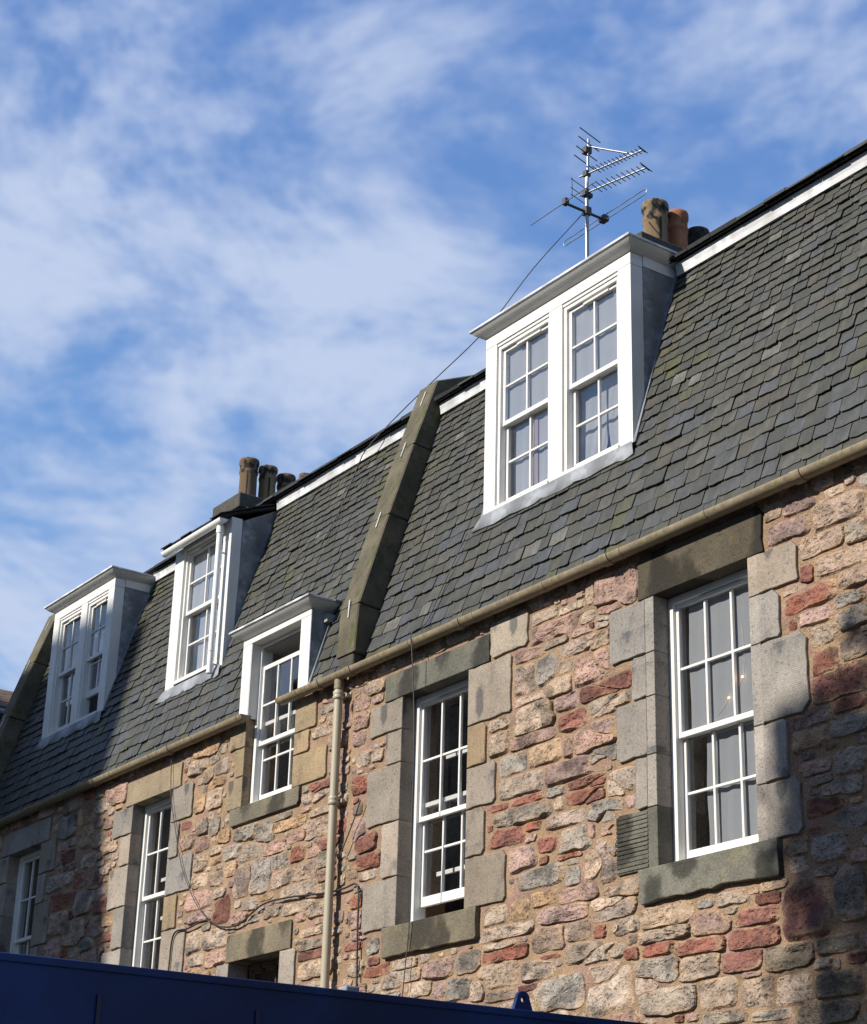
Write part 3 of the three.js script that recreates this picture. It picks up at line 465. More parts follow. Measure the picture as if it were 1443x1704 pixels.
function buildRoof(house, x0, x1, cuts, sd) {
  seed(sd);
  const top = roofV(ROOF_TOP_Y), place = (x, v) => ROOF_O.clone().addScaledVector(ROOF_U, v).setX(x);
  // boarding under the slates, cut for the dormers
  const low = cuts.find((c) => c[2] < EAVE), outline = [[x0, 0]]; if (low) { const v1 = roofV(low[3]); outline.push([low[0] + 0.06, 0], [low[0] + 0.06, v1], [low[1] - 0.06, v1], [low[1] - 0.06, 0]); } outline.push([x1, 0], [x1, top + 0.05], [x0, top + 0.05]);
  const s = new THREE.Shape(outline.map(([x, y]) => new THREE.Vector2(x, y)));
  for (const [a, b, c, d] of cuts) { if (c < EAVE) continue; const v0 = Math.max(0.012, roofV(c)), v1 = Math.min(top, roofV(d)); s.holes.push(new THREE.Path([[a + 0.06, v0 + 0.02], [a + 0.06, v1 - 0.02], [b - 0.06, v1 - 0.02], [b - 0.06, v0 + 0.02]].map(([x, y]) => new THREE.Vector2(x, y)))); }
  const bg = new THREE.ExtrudeGeometry(s, { depth: 0.05, bevelEnabled: false }); bg.translate(0, 0, -0.06); bg.rotateX(ROOF_TURN); bg.translate(0, ROOF_O.y, ROOF_O.z);
  const roof = part('roof', boxUV(flat(bg)), M.underlay, house);
  for (const [a, b] of low ? [[x0, low[0] - 0.02], [low[1] + 0.02, x1]] : [[x0, x1]]) part('eave_board', plainBox(a, b, 6.985, 7.035, -0.06, 0.047), M.underlay, house);
  const list = [];
  let v = -0.05, course = 0;
  while (v < top - 0.03) {
    const t = clamp(v / top), e = lerp(0.158, 0.078, Math.pow(t, 0.85)) * rr(0.96, 1.04);
    let x = x0 - rr(0, 0.15); const yc = EAVE + (v + e / 2) * ROOF_U.y;
    while (x < x1) {
      const w = lerp(0.205, 0.14, t) * rr(0.62, 1.3); let a = Math.max(x, x0), b = Math.min(x + w, x1); x += w;
      for (const [p, q, c, d] of cuts) if (yc > c && yc < d) { if (a >= p && b <= q) { a = b; } else if (a < p && b > p) b = p; else if (a < q && b > q) a = q; }
      if (b - a < 0.04) continue;
      let L = Math.min(e * 2.15, top + 0.1 - v); for (const [p, q, c] of cuts) if (c > EAVE && yc < c && b > p && a < q) L = Math.min(L, Math.max(e * 0.9, roofV(c) - v + 0.03));
      const xm = (a + b) / 2, jit = rr(-0.008, 0.008);
      // moss where water runs beside the dormers and along the gutter, paler slates now and then
      let moss = fbm3(xm * 2.4, v * 3.2, sd, 4) - 0.5 + (course < 1 ? 0.1 : 0);
      for (const [p, q] of cuts) if (xm > q && xm < q + 0.7 && yc > 8.6) moss += 0.4 * (1 - (xm - q) / 0.7);
      const u = rnd(); let k = Math.floor(rnd() * 9);
      if (u < 0.012) k = 9; else if (moss > 0.2 && rnd() < 0.35) k = rnd() < 0.5 ? 10 : 11; else if (t < 0.4 && rnd() < 0.3) k = rnd() < 0.5 ? 12 : 4;
      const p = place(xm, v + jit), m = new THREE.Matrix4(), tilt = -0.09 / (L / 0.3) * rr(0.85, 1.35);
      const quat = new THREE.Quaternion().setFromEuler(new THREE.Euler(ROOF_TURN + tilt, rr(-0.012, 0.012), rr(-0.018, 0.018)));
      p.addScaledVector(ROOF_N, 0.016 + rr(0, 0.008));
      m.compose(p, quat, new THREE.Vector3(b - a - rr(0.003, 0.01), L, rr(0.8, 1.4)));
      const P = toPx(p), inF = P[0] > -20 && P[0] < PW + 20 && P[1] > -20 && P[1] < PH + 20;
      list.push({ geo: slateGeo[Math.floor(rnd() * 6)][k], m, show: inF ? (b - a) * e / (P[2] * P[2]) : 0 });
    }
    v += e; course++;
  }
  list.sort((p, q) => q.show - p.show);
  const rest = [];
  list.forEach((o, i) => {
    if (i < 300 && o.show > 0) { const me = new THREE.Mesh(o.geo, M.slate); me.name = 'slate'; me.castShadow = me.receiveShadow = true; o.m.decompose(me.position, me.quaternion, me.scale); roof.add(me); }
    else rest.push(o.geo.clone().applyMatrix4(o.m));
  });
  const q = part('smaller_slates', rest, M.slate, roof); q.userData.kind = 'stuff';
  console.log('slates', list.length);
  // upper slope: white flashing, overhanging eave slates, boards up to the ridge and down behind
  const y0 = 9.935, zf = -0.70;
  const seg = [], gaps = cuts.filter((c) => c[3] > 10).sort((p, q2) => p[0] - q2[0]); let from = x0;
  for (const c of [...gaps, [x1, x1]]) { const to = c[0] - (c[0] < x1 ? 0.02 : 0), n = Math.max(1, Math.round((to - from) / 2)); for (let i = 0; i < n; i++) seg.push([lerp(from, to, i / n), lerp(from, to, (i + 1) / n)]); from = c[1] + 0.02; }
  for (const [a, b] of seg) part('flashing', prismX([[-0.8, 9.935], [-0.742, 9.935], [-0.742, 9.9], [-0.75, 9.865], [-0.752, 9.815], [-0.8, 9.815]], a + 0.003, b - 0.003, 0.003), M.fascia, house);
  const up = part('upper_roof', prismX([[zf, y0], [zf, y0 + 0.02], [-4.2, 11.58], [-7.7, 9.99], [-8.45, 7.0], [-8.45, 6.96], [-7.72, 9.95], [-4.2, 11.54]], x0, x1), M.underlay, house);
  for (let a = x0; a < x1;) { const w = rr(0.2, 0.34), b = Math.min(x1, a + w); part('eave_slate', tint(prismX([[zf + rr(0.015, 0.045), y0 + 0.012], [zf + 0.03, y0 + rr(0.032, 0.05)], [-1.1, y0 + 0.21], [-1.1, y0 + 0.19]], a + 0.002, b - 0.002), lit(70, 74, 72, 1.45)), M.slate, up); a = b; }
}
buildRoof(houseA, -13.98, RIGHT_END, dormerCuts.A, 301);
buildRoof(houseB, -22.93, -14.3, dormerCuts.B, 402);

// ---- skews: sloping coping stones on the party walls
function skew(house, xa, xb, corbel) {
  const P = [[0.135, 7.13], [0.105, 7.62], [-0.19, 8.6], [-0.45, 9.42], [-0.715, 10.2], [-1.5, 10.56], [-4.2, 11.78]], th = 0.34;
  const g = partGroup('skew', house);
  const nrm = (a, b) => { const dz = b[0] - a[0], dy = b[1] - a[1], l = Math.hypot(dz, dy); return [-dy / l, dz / l]; };
  const ins = (a, b) => { const n = nrm(a, b); return [-Math.abs(n[0]) * th, -Math.abs(n[1]) * th]; };
  seed(61);
  for (let i = 0; i < P.length - 1; i++) {
    const a = P[i], b = P[i + 1], o = ins(a, b), dz = (b[0] - a[0]), dy = b[1] - a[1], l = Math.hypot(dz, dy), e = 0.004, j = rr(-0.006, 0.006);
    const A = [a[0] + dz / l * e, a[1] + dy / l * e], B = [b[0] - dz / l * e, b[1] - dy / l * e];
    const pts = [[A[0], A[1]], [B[0], B[1]], [B[0] + o[0], B[1] + (i < 4 ? -0.03 : o[1])], [A[0] + o[0], A[1] + (i < 4 ? -0.03 : o[1])]];
    part('coping_stone', prismX(pts, xa + j, xb + j, 0.012), M.coping, g);
    if (i > 0 && i < 5) { const t = i === 4 ? -0.10 : 0, m = i === 1 ? a : a, dd = [dz / l, dy / l], n = nrm(a, b), s = Math.abs(n[0]) > 0 ? [Math.abs(n[0]), Math.abs(n[1])] : [0, 0];
      const q = (k, h) => [m[0] + dd[0] * k + s[0] * h, m[1] + dd[1] * k + s[1] * h];
      const d0 = i === 4 ? -0.28 : -0.12, c = P[i - 1], ll = Math.hypot(m[0] - c[0], m[1] - c[1]), back = [(m[0] - c[0]) / ll, (m[1] - c[1]) / ll];
      const qb = (k, h) => [m[0] + back[0] * k + s[0] * h, m[1] + back[1] * k + s[1] * h];
      part('lead_strip', prismX([qb(d0, 0.004), qb(d0, 0.012), qb(d0 + 0.18, 0.012), qb(d0 + 0.18, 0.004)], (xa + xb) / 2 + 0.0, (xa + xb) / 2 + 0.018), M.fascia, g); }
  }
  if (corbel) part('skewputt', box(xa + 0.03, xb - 0.03, 6.985, 7.14, -0.2, 0.12, 0.02), M.stack, g);
}
skew(houseA, -14.3, -13.985, true);
skew(houseB, -23.24, -22.94, false);

// ---------------------------------------------------------------- sash windows
function sashGeo(x0, x1, y0, y1, z, cols, rows, rail) { // rail: [bottom, top]
  const st = 0.046, mu = 0.022, d = 0.036, g = [box(x0, x0 + st, y0, y1, z - d, z, 0.004), box(x1 - st, x1, y0, y1, z - d, z, 0.004), box(x0 + st, x1 - st, y0, y0 + rail[0], z - d, z - 0.001, 0.004), box(x0 + st, x1 - st, y1 - rail[1], y1, z - d, z - 0.001, 0.004)];
  const ix0 = x0 + st, ix1 = x1 - st, iy0 = y0 + rail[0], iy1 = y1 - rail[1], pw = (ix1 - ix0) / cols, phh = (iy1 - iy0) / rows, panes = [];
  for (let i = 1; i < cols; i++) g.push(box(ix0 + i * pw - mu / 2, ix0 + i * pw + mu / 2, iy0, iy1, z - d + 0.003, z - 0.004, 0.005));
  for (let j = 1; j < rows; j++) g.push(box(ix0, ix1, iy0 + j * phh - mu / 2, iy0 + j * phh + mu / 2, z - d + 0.004, z - 0.006, 0.005));
  for (let i = 0; i < cols; i++) for (let j = 0; j < rows; j++) panes.push([ix0 + i * pw, ix0 + (i + 1) * pw, iy0 + j * phh, iy0 + (j + 1) * phh, z - d / 2]);
  return { g, panes };
}
function sashWindow(parent, x0, x1, y0, y1, z, o) { // z: front of the box frame
  const f = o.frame ?? 0.055, fr = [box(x0, x0 + f, y0, y1, z - 0.13, z, 0.004), box(x1 - f, x1, y0, y1, z - 0.13, z, 0.004), box(x0 + f, x1 - f, y1 - (o.head ?? f), y1, z - 0.13, z - 0.001, 0.004)];
  part('window_frame', fr, o.paint ?? M.paint, parent);
  part('window_sill', box(x0 + 0.003, x1 - 0.003, y0, y0 + 0.045, z - 0.13, z + (o.sillOut ?? 0.02), 0.006), o.paint ?? M.paint, parent);
  const a = x0 + f * 0.72, b = x1 - f * 0.72, bot = y0 + 0.045, top = y1 - (o.head ?? f) + 0.012, mid = o.meet ?? (bot + top) / 2;
  const up = sashGeo(a, b, mid - 0.022 - (o.drop ?? 0), top - (o.drop ?? 0), z - 0.028, o.cols, 2, [0.044, 0.046]);
  const lo = sashGeo(a, b, bot + (o.raise ?? 0), mid + 0.022 + (o.raise ?? 0), z - 0.07, o.cols, 2, [0.085, 0.04]);
  part('sash', up.g, o.paint ?? M.paint, parent); part('sash', lo.g, o.paint ?? M.paint, parent);
  for (const [p, q, r, s, zz] of [...up.panes, ...lo.panes]) {
    const g = new THREE.PlaneGeometry(q - p, s - r); g.rotateX(rr(-0.014, 0.014)); g.rotateY(rr(-0.016, 0.016)); g.translate((p + q) / 2, (r + s) / 2, zz); part('pane', g, M.glass, parent);
  }
  if (o.plates) { // little draught plates at the head of the upper sash
    const w = x1 - x0; part('draught_strip', box(x0 + w * 0.33, x0 + w * 0.78, top - 0.052 - (o.drop ?? 0), top - 0.03 - (o.drop ?? 0), z - 0.03, z - 0.012, 0.003), M.paint, parent); }
}
function room(parent, x0, x1, y0, y1, z0, z1, mat = M.room) { // lining of the room behind the glass, open to the window
  const t = 0.012, g = [plainBox(x0 - t, x0, y0, y1, z1, z0), plainBox(x1, x1 + t, y0, y1, z1, z0), plainBox(x0 - t, x1 + t, y0 - t, y0, z1, z0), plainBox(x0 - t, x1 + t, y1, y1 + t, z1, z0), plainBox(x0 - t, x1 + t, y0 - t, y1 + t, z1 - t, z1)];
  part('room_lining', g, mat, parent);
}
function drape(parent, name, mat, x0, x1, y0, y1, z, folds, amp, shape) { // hanging cloth; shape(u,v) -> [x shift, z shift]
  const nx = Math.max(24, folds * 8), ny = 16, g = new THREE.PlaneGeometry(1, 1, nx, ny), p = g.attributes.position;
  for (let i = 0; i < p.count; i++) { const u = p.getX(i) + 0.5, v = p.getY(i) + 0.5, s = shape ? shape(u, v) : [0, 0]; p.setXYZ(i, lerp(x0, x1, u) + s[0], lerp(y0, y1, v), z + Math.sin(u * folds * 2 * Math.PI + Math.sin(v * 2 + u * 5)) * amp * (1.1 - 0.5 * v) + s[1]); }
  g.computeVertexNormals(); part(name, g, mat, parent);
}
seed(88);
{
  const { rw, mw, lw, fw, dw } = windows;
  let w = partGroup('window', houseA); w.userData.label = 'six over six sash window with pale net curtains';
  sashWindow(w, rw.x0 + 0.004, rw.x1 - 0.004, rw.y0 + 0.006, rw.y1 - 0.004, -0.125, { cols: 3, meet: 5.49, plates: true });
  room(w, -10.9, -8.2, 3.9, 6.95, -0.502, -3.6, M.room);
  drape(w, 'net_curtain', M.net, -9.84, -9.03, 5.53, 6.52, -0.2, 6, 0.003, (u, v) => [u < 0.2 ? 0.005 * Math.sin(v * 9) : 0, 0]);
  drape(w, 'net_curtain', M.net, -9.74, -9.03, 4.6, 5.48, -0.25, 6, 0.005, (u, v) => [u < 0.2 ? 0.006 * Math.sin(v * 9) : 0, 0]);
  { // two small lit bulbs of a ceiling lamp
    const b1 = onZ(1235.5, 1126, -0.188), b2 = onZ(1213, 1161, -0.188);
    for (const b of [b1, b2]) { const s = new THREE.SphereGeometry(0.009, 12, 8); s.translate(b.x, b.y, b.z); part('fairy_bulb', flat(s), std(0x000000, { emissive: new THREE.Color(1, 0.62, 0.35), emissiveIntensity: 3 }), w); const l = new THREE.PointLight(new THREE.Color(1, 0.62, 0.35), 0.004, 2); l.position.copy(b).add(new THREE.Vector3(0, 0, 0.012)); w.add(l); }
    part('bulb_string', tube([b1.clone().add(new THREE.Vector3(0.01, 0.4, -0.004)), b1.clone().add(new THREE.Vector3(0, 0.009, -0.006)), b2.clone().add(new THREE.Vector3(0, 0.009, -0.006)), b2.clone().add(new THREE.Vector3(-0.12, -0.1, -0.006))], 0.0015, 20, 5), M.paint, w);
  }
  w = partGroup('window', houseA); w.userData.label = 'sash window with lower sash raised beside the downpipe';
  sashWindow(w, mw.x0 + 0.004, mw.x1 - 0.004, mw.y0 + 0.006, mw.y1 - 0.004, -0.125, { cols: 3, meet: 5.46, raise: 0.13, plates: true });
  room(w, -14.0, -11.5, 3.9, 6.95, -0.502, -3.6);
  part('inner_rail', box(-13.1, -12.45, 6.0, 6.035, -0.34, -0.31), M.paint, w); part('inner_rail', box(-13.2, -12.4, 4.98, 5.02, -0.34, -0.31), M.paint, w);
  drape(w, 'blue_cloth', M.blueCloth, -12.72, -12.62, 5.06, 5.42, -0.36, 2, 0.02);
  w = partGroup('window', houseB); w.userData.label = 'six over six sash window under a tan lintel';
  sashWindow(w, lw.x0 + 0.004, lw.x1 - 0.004, lw.y0 + 0.006, lw.y1 - 0.004, -0.125, { cols: 3, meet: 5.53, plates: true });
  room(w, -19.4, -16.9, 3.9, 6.95, -0.502, -3.6);
  part('inner_rail', box(-18.36, -17.8, 5.72, 5.76, -0.33, -0.3), M.paint, w); part('inner_rail', box(-18.3, -17.8, 5.3, 5.34, -0.33, -0.3), M.paint, w);
  w = partGroup('window', houseB); w.userData.label = 'sash window standing in shade at the far end';
  sashWindow(w, fw.x0 + 0.004, fw.x1 - 0.004, fw.y0 + 0.006, fw.y1 - 0.004, -0.125, { cols: 3, meet: 5.5 });
  room(w, -22.6, -20.1, 3.9, 6.95, -0.502, -3.6);
  w = partGroup('window', houseB); w.userData.label = 'dark lower window under a grey lintel';
  sashWindow(w, dw.x0 + 0.004, dw.x1 - 0.004, dw.y0 + 0.006, dw.y1 - 0.004, -0.2, { cols: 2, paint: M.potBrown });
  room(w, -16.9, -14.6, 2.2, 4.85, -0.502, -3.0);
}

// ---------------------------------------------------------------- dormers
function cornice(parent, x0, x1, yb, yt, z, zBack, out) { // coved cornice on the front and both sides with a thin white roof edge
  const k = out, y = yb, h = yt - yb, n = 6;
  const prof = []; for (let i = 0; i <= n; i++) { const t = i / n; prof.push([Math.sin(t * Math.PI / 2) * 0.35 * k + t * 0.65 * k, y + h * (t * 0.75 + 0.25 * t * t)]); }
  // mitred: loft rings around the front and sides
  const pos = [], idx = [];
  for (const [o, yy] of prof) { pos.push(x0 - o, yy, zBack, x0 - o, yy, z + o, x1 + o, yy, z + o, x1 + o, yy, zBack); }
  for (let i = 0; i < prof.length - 1; i++) for (let j = 0; j < 3; j++) { const a = i * 4 + j; idx.push(a, a + 1, a + 5, a, a + 5, a + 4); }
  const g = new THREE.BufferGeometry(); g.setAttribute('position', new THREE.Float32BufferAttribute(pos, 3)); g.setIndex(idx);
  const q = g.toNonIndexed(); q.computeVertexNormals();
  part('cornice', boxUV(q), M.paint, parent);
  part('dormer_roof', box(x0 - k - 0.012, x1 + k + 0.012, yt + 0.001, yt + 0.026, zBack, z + k + 0.012, 0.006), M.fascia, parent);
  part('cornice_core', plainBox(x0 + 0.01, x1 - 0.01, yb + 0.004, yt - 0.002, zBack + 0.02, z - 0.01), M.paint, parent);
}
function cheeks(parent, x0, x1, yb, yt, z, topBand, mat = M.lead) {
  for (const [a, b] of [[x0, x0 + 0.04], [x1 - 0.04, x1]]) {
    part('cheek', prismX([[z - 0.143, yb], [z - 0.143, yt - topBand], [roofZ(yt - topBand) - 0.1, yt - topBand], [roofZ(yb) - 0.1, yb]], a, b), mat, parent);
    if (topBand > 0) part('side_fascia', prismX([[z - 0.143, yt - topBand + 0.002], [z - 0.143, yt], [roofZ(yt) - 0.1, yt], [roofZ(yt - topBand) - 0.1, yt - topBand + 0.002]], a - 0.006, b + 0.006), M.paint, parent);
    // lead soaker at the foot of the cheek
    const s = a === x0 ? -1 : 1, e = s < 0 ? a : b;
    part('lead_soaker', prismX([[roofZ(yb) + 0.035, yb], [roofZ(yb) - 0.02, yb], [roofZ(yt - 0.02) - 0.02, yt - 0.02], [roofZ(yt - 0.02) + 0.035, yt - 0.02]], Math.min(e, e + s * 0.035), Math.max(e, e + s * 0.035)), M.lead, parent);
  }
}
function apron(parent, x0, x1, yb, z, drop) { // lead apron under the sill, dressed over the slates, widening downwards
  const n = 20, pos = [], idx = [];
  for (let i = 0; i <= n; i++) { const t = i / n, w = 0.012 * Math.sin(t * 31) + 0.01 * Math.sin(t * 57 + 1), yl = yb - drop + w; const xt = lerp(x0, x1, t), xb = lerp(x0 - 0.12, x1 + 0.05, t);
    for (const [x, y, zz] of [[xt, yb + 0.015, z + 0.012], [lerp(xt, xb, 0.5), yb - drop * 0.4, Math.max(z + 0.03, roofZ(yb - drop * 0.4) + 0.04)], [xb, yl, roofZ(yl) + 0.038], [xb, yl - 0.002, roofZ(yl) + 0.015]]) pos.push(x, y, zz); }
  for (let i = 0; i < n; i++) for (let j = 0; j < 3; j++) { const a = i * 4 + j; idx.push(a, a + 1, a + 5, a, a + 5, a + 4); }
  const g = new THREE.BufferGeometry(); g.setAttribute('position', new THREE.Float32BufferAttribute(pos, 3)); g.setIndex(idx); g.computeVertexNormals();
  part('lead_apron', boxUV(flat(g)), M.apron, parent);
}
function pairDormer(house, label, x0, x1, yb, yt, z, mull, extra = {}) {
  const d = partGroup('dormer', house); d.userData.label = label;
  const pw = 0.168, post = (a, b) => part('post', box(a, b, yb, yt - 0.115, z - 0.14, z, 0.006), M.paint, d);
  post(x0, x0 + pw); post(x1 - pw, x1); post(mull[0], mull[1]);
  part('fascia', [box(x0, x1, yt - 0.114, yt - 0.002, z - 0.14, z, 0.005), box(x0 + pw - 0.01, x1 - pw + 0.01, yt - 0.145, yt - 0.116, z - 0.14, z - 0.012, 0.004)], M.paint, d);
  for (const [a, b] of [[x0 + pw + 0.002, mull[0] - 0.002], [mull[1] + 0.002, x1 - pw - 0.002]]) sashWindow(d, a, b, yb + 0.002, yt - 0.146, z - 0.022, { cols: 2, frame: 0.036, meet: extra.meet, plates: true, sillOut: 0.034, raise: a > mull[0] ? extra.raise ?? 0 : 0 });
  cheeks(d, x0, x1, yb, yt, z, 0.1);
  cornice(d, x0, x1, yt, yt + 0.072, z, -0.86, 0.105);
  apron(d, x0, x1, yb, z, 0.13);
  room(d, x0 + 0.06, x1 - 0.06, yb - 0.04, yt - 0.02, z - 0.2, -2.4);
  return d;
}
{
  const d1 = pairDormer(houseA, 'wide white dormer with two pairs of sashes and net curtains', -12.575, -10.53, 8.12, 9.925, -0.28, [-11.635, -11.45], { meet: 8.985 });
  drape(d1, 'net_curtain', M.net, -12.4, -11.64, 9.02, 9.76, -0.376, 5, 0.003); drape(d1, 'net_curtain', M.net, -12.28, -11.64, 8.2, 9.0, -0.424, 5, 0.004);
  drape(d1, 'net_curtain', M.net, -11.44, -10.72, 9.02, 9.76, -0.376, 5, 0.003);
  drape(d1, 'curtain', M.pinkCloth, -12.0, -11.95, 8.2, 8.98, -0.412, 1, 0.003);
  drape(d1, 'net_curtain', M.net, -11.44, -11.1, 8.16, 9.0, -0.47, 4, 0.005, (u, v) => [(v - 0.15) * 0.28 * u, 0]);
  drape(d1, 'net_curtain', M.net, -11.02, -10.72, 8.16, 9.0, -0.47, 3, 0.005, (u, v) => [-(v - 0.15) * 0.1 * (1 - u), 0]);
  const d4 = pairDormer(houseB, 'shaded white dormer with two pairs of sashes at the far end', -21.955, -20.2, 8.06, 9.79, -0.265, [-21.13, -20.955], { meet: 8.9, raise: 0.3 });
}
{ // single dormer with slated roof, gutter and downpipe
  const d = partGroup('dormer', houseB); d.userData.label = 'narrow white dormer with its own gutter and downpipe'; const x0 = -18.5, x1 = -17.2, yb = 7.875, yt = 9.58, z = -0.22;
  part('post', box(x0, x0 + 0.215, yb, yt, z - 0.14, z, 0.006), M.paint, d); part('post', box(x1 - 0.17, x1, yb, yt + 0.04, z - 0.14, z, 0.006), M.paint, d);
  part('fascia', box(x0 + 0.216, x1 - 0.171, yt - 0.05, yt, z - 0.14, z, 0.005), M.paint, d);
  sashWindow(d, x0 + 0.217, x1 - 0.172, yb + 0.03, yt - 0.052, z - 0.03, { cols: 2, frame: 0.035, meet: 8.76, plates: true, sillOut: 0.05 });
  for (const [a, b] of [[x0, x0 + 0.04], [x1 - 0.04, x1]]) part('cheek', prismX([[z - 0.145, yb], [z - 0.145, 9.6], [-0.83, 9.86], [roofZ(yb) - 0.1, yb]], a, b), M.lead, d);
  part('dormer_roof', prismX([[-0.07, 9.575], [-0.07, 9.6], [-0.85, 9.915], [-0.85, 9.88]], x0 - 0.05, x1 + 0.03, 0.004), M.underlay, d);
  seed(17);
  for (let i = 0; i < 6; i++) { const a = x0 - 0.06 + i * 0.235, e = rr(-0.02, 0.02); part('slate', tint(prismX([[-0.05 + e, 9.593], [-0.05 + e, 9.605], [-0.45, 9.78], [-0.45, 9.768]], a, a + 0.23), lit(62, 66, 64, 1.45)), M.slate, d); part('slate', tint(prismX([[-0.4, 9.762], [-0.4, 9.777], [-0.86, 9.95], [-0.86, 9.935]], a - 0.02, a + 0.21), lit(66, 68, 64, 1.45)), M.slate, d); }
  const half = []; for (let i = 0; i <= 10; i++) { const t = Math.PI * i / 10; half.push([-0.105 + Math.cos(t) * 0.052, 9.56 - Math.sin(t) * 0.052]); } for (let i = 10; i >= 0; i--) { const t = Math.PI * i / 10; half.push([-0.105 + Math.cos(t) * 0.047, 9.56 - Math.sin(t) * 0.047]); }
  part('dormer_gutter', [prismX(half, x0 - 0.06, x1 + 0.02), prismX(half.slice(0, 11), x0 - 0.062, x0 - 0.058), prismX(half.slice(0, 11), x1 + 0.018, x1 + 0.022)], M.whiteGutter, d);
  part('dormer_downpipe', [rod([-17.29, 7.79, -0.13], [-17.29, 9.52, -0.13], 0.033, 16), rod([-17.29, 9.42, -0.13], [-17.29, 9.5, -0.13], 0.041, 16), rod([-17.29, 8.04, -0.13], [-17.29, 8.05, -0.13], 0.037, 16), rod([-17.29, 7.9, -0.13], [-17.29, 7.9, -0.22], 0.012), rod([-17.29, 9.2, -0.13], [-17.29, 9.2, -0.22], 0.012)], M.whiteGutter, d);
  part('side_fascia', box(x1 - 0.001, x1 + 0.012, yb, 9.57, z - 0.05, z - 0.002, 0.003), M.paint, d);
  apron(d, x0, x1, yb, z, 0.13);
  room(d, x0 + 0.06, x1 - 0.06, yb - 0.04, yt - 0.02, z - 0.2, -2.4, M.room);
  drape(d, 'net_curtain', M.net, x0 + 0.22, x1 - 0.17, 8.79, 9.52, -0.325, 6, 0.003); drape(d, 'net_curtain', M.net, x0 + 0.45, x1 - 0.17, 7.96, 8.77, -0.37, 5, 0.004);
}
{ // dormer rising from the wall head
  const d = partGroup('dormer', houseB); d.userData.label = 'white dormer breaking the gutter with its top sash lowered'; const z = 0.035, x0 = -16.27, x1 = -14.95, yb = 7.0, yt = 7.845;
  part('post', box(x0, x0 + 0.17, yb, yt - 0.065, z - 0.2, z, 0.006), M.paint, d); part('post', box(x1 - 0.185, x1, yb, yt - 0.065, z - 0.2, z, 0.006), M.paint, d);
  part('fascia', box(x0, x1, yt - 0.064, yt, z - 0.2, z, 0.005), M.paint, d);
  sashWindow(d, d3.x0 + 0.012, d3.x1 - 0.012, d3.y0 + 0.004, yt - 0.066, -0.075, { cols: 3, frame: 0.05, head: 0.03, meet: 6.94, drop: 0.21, raise: 0.0 });
  for (const [a, b] of [[x0 + 0.165, x0 + 0.178], [x1 - 0.19, x1 - 0.178]]) part('window_frame', plainBox(a, b, 6.99, yt - 0.066, -0.22, z - 0.006), M.paint, d);
  for (const [a, b] of [[x0, x0 + 0.04], [x1 - 0.04, x1]]) part('cheek', prismX([[z - 0.19, 7.02], [z - 0.19, yt], [roofZ(yt) - 0.1, yt], [-0.2, 7.1], [-0.2, 7.02]], a, b), M.lead, d);
  part('cheek', prismX([[z - 0.004, yb + 0.02], [z - 0.004, yt], [roofZ(yt), yt], [roofZ(yb + 0.05) - 0.02, yb + 0.02]], x1 + 0.0005, x1 + 0.008), M.lead, d);
  part('lead_soaker', prismX([[roofZ(7.03) + 0.04, 7.03], [roofZ(7.03) + 0.015, 7.03], [roofZ(7.9) + 0.015, 7.9], [roofZ(7.9) + 0.04, 7.9]], x1 + 0.009, x1 + 0.045), M.lead, d);
  cornice(d, x0, x1, yt, yt + 0.075, z, -0.3, 0.11);
  part('lead_flashing', box(x0 - 0.12, x1 + 0.14, yt + 0.08, yt + 0.1, -0.32, -0.15, 0.004), M.lead, d);
  room(d, d3.x0 - 0.3, d3.x1 + 0.3, 5.3, 7.72, -0.502, -3.0);
  part('inner_head', plainBox(d3.x0 - 0.3, d3.x1 + 0.3, 7.72, 7.8, -0.56, -0.1), M.room, d);
  for (const [a, b] of [[d3.x0 - 0.06, d3.x0 - 0.005], [d3.x1 + 0.005, d3.x1 + 0.06]]) part('inner_jamb', plainBox(a, b, 7.0, 7.72, -0.502, -0.2), M.room, d);
}

// ---------------------------------------------------------------- chimneys
function pot(parent, mat, x, y, z, r, h, kind) {
  const prof = kind === 'cowl' ? [[r * 0.9, 0], [r * 0.9, h * 0.55], [r * 1.05, h * 0.56], [r * 1.05, h * 0.66], [r * 0.62, h * 0.7], [r * 0.55, h * 0.9], [r * 0.66, h * 0.92], [r * 0.66, h], [r * 0.5, h], [r * 0.45, h * 0.6]]
    : [[r * 0.93, 0], [r * 0.9, h * 0.66], [r * 0.98, h * 0.68], [r * 0.99, h * 0.74], [r * 0.93, h * 0.76], [r * 0.94, h * 0.86], [r * 1.04, h * 0.89], [r * 1.05, h * 0.96], [r * 0.99, h], [r * 0.8, h], [r * 0.78, h * 0.4]];
  const p = part('chimney_pot', lathe(prof, x, y, z), mat, parent); return p;
}
{
  const c = part('chimney_stack', [box(-14.6, -13.75, 11.2, 12.6, -5.05, -3.3, 0.02), box(-14.66, -13.69, 12.6, 12.76, -5.1, -3.24, 0.02)], M.stack, houseA);
  pot(c, M.potBuff, -14.15, 12.74, -3.87, 0.155, 0.82); pot(c, M.potRed, -14.15, 12.74, -4.21, 0.135, 0.82); pot(c, M.potDark, -14.15, 12.74, -4.54, 0.14, 0.7); pot(c, M.potDark, -14.15, 12.74, -4.87, 0.13, 0.55, 'cowl');
  const e = part('chimney_stack', [box(-23.88, -23.2, 10.8, 12.58, -5.2, -3.56, 0.02), box(-23.97, -23.13, 12.58, 12.82, -5.25, -3.5, 0.02)], M.stack, houseB);
  pot(e, M.potBrown, -23.5, 12.81, -3.83, 0.15, 0.74); pot(e, M.potBuff, -23.5, 12.81, -4.17, 0.145, 0.71); pot(e, M.potBrown, -23.5, 12.81, -4.5, 0.145, 0.66); pot(e, M.potBrown, -23.5, 12.81, -4.84, 0.15, 0.78, 'cowl');
}

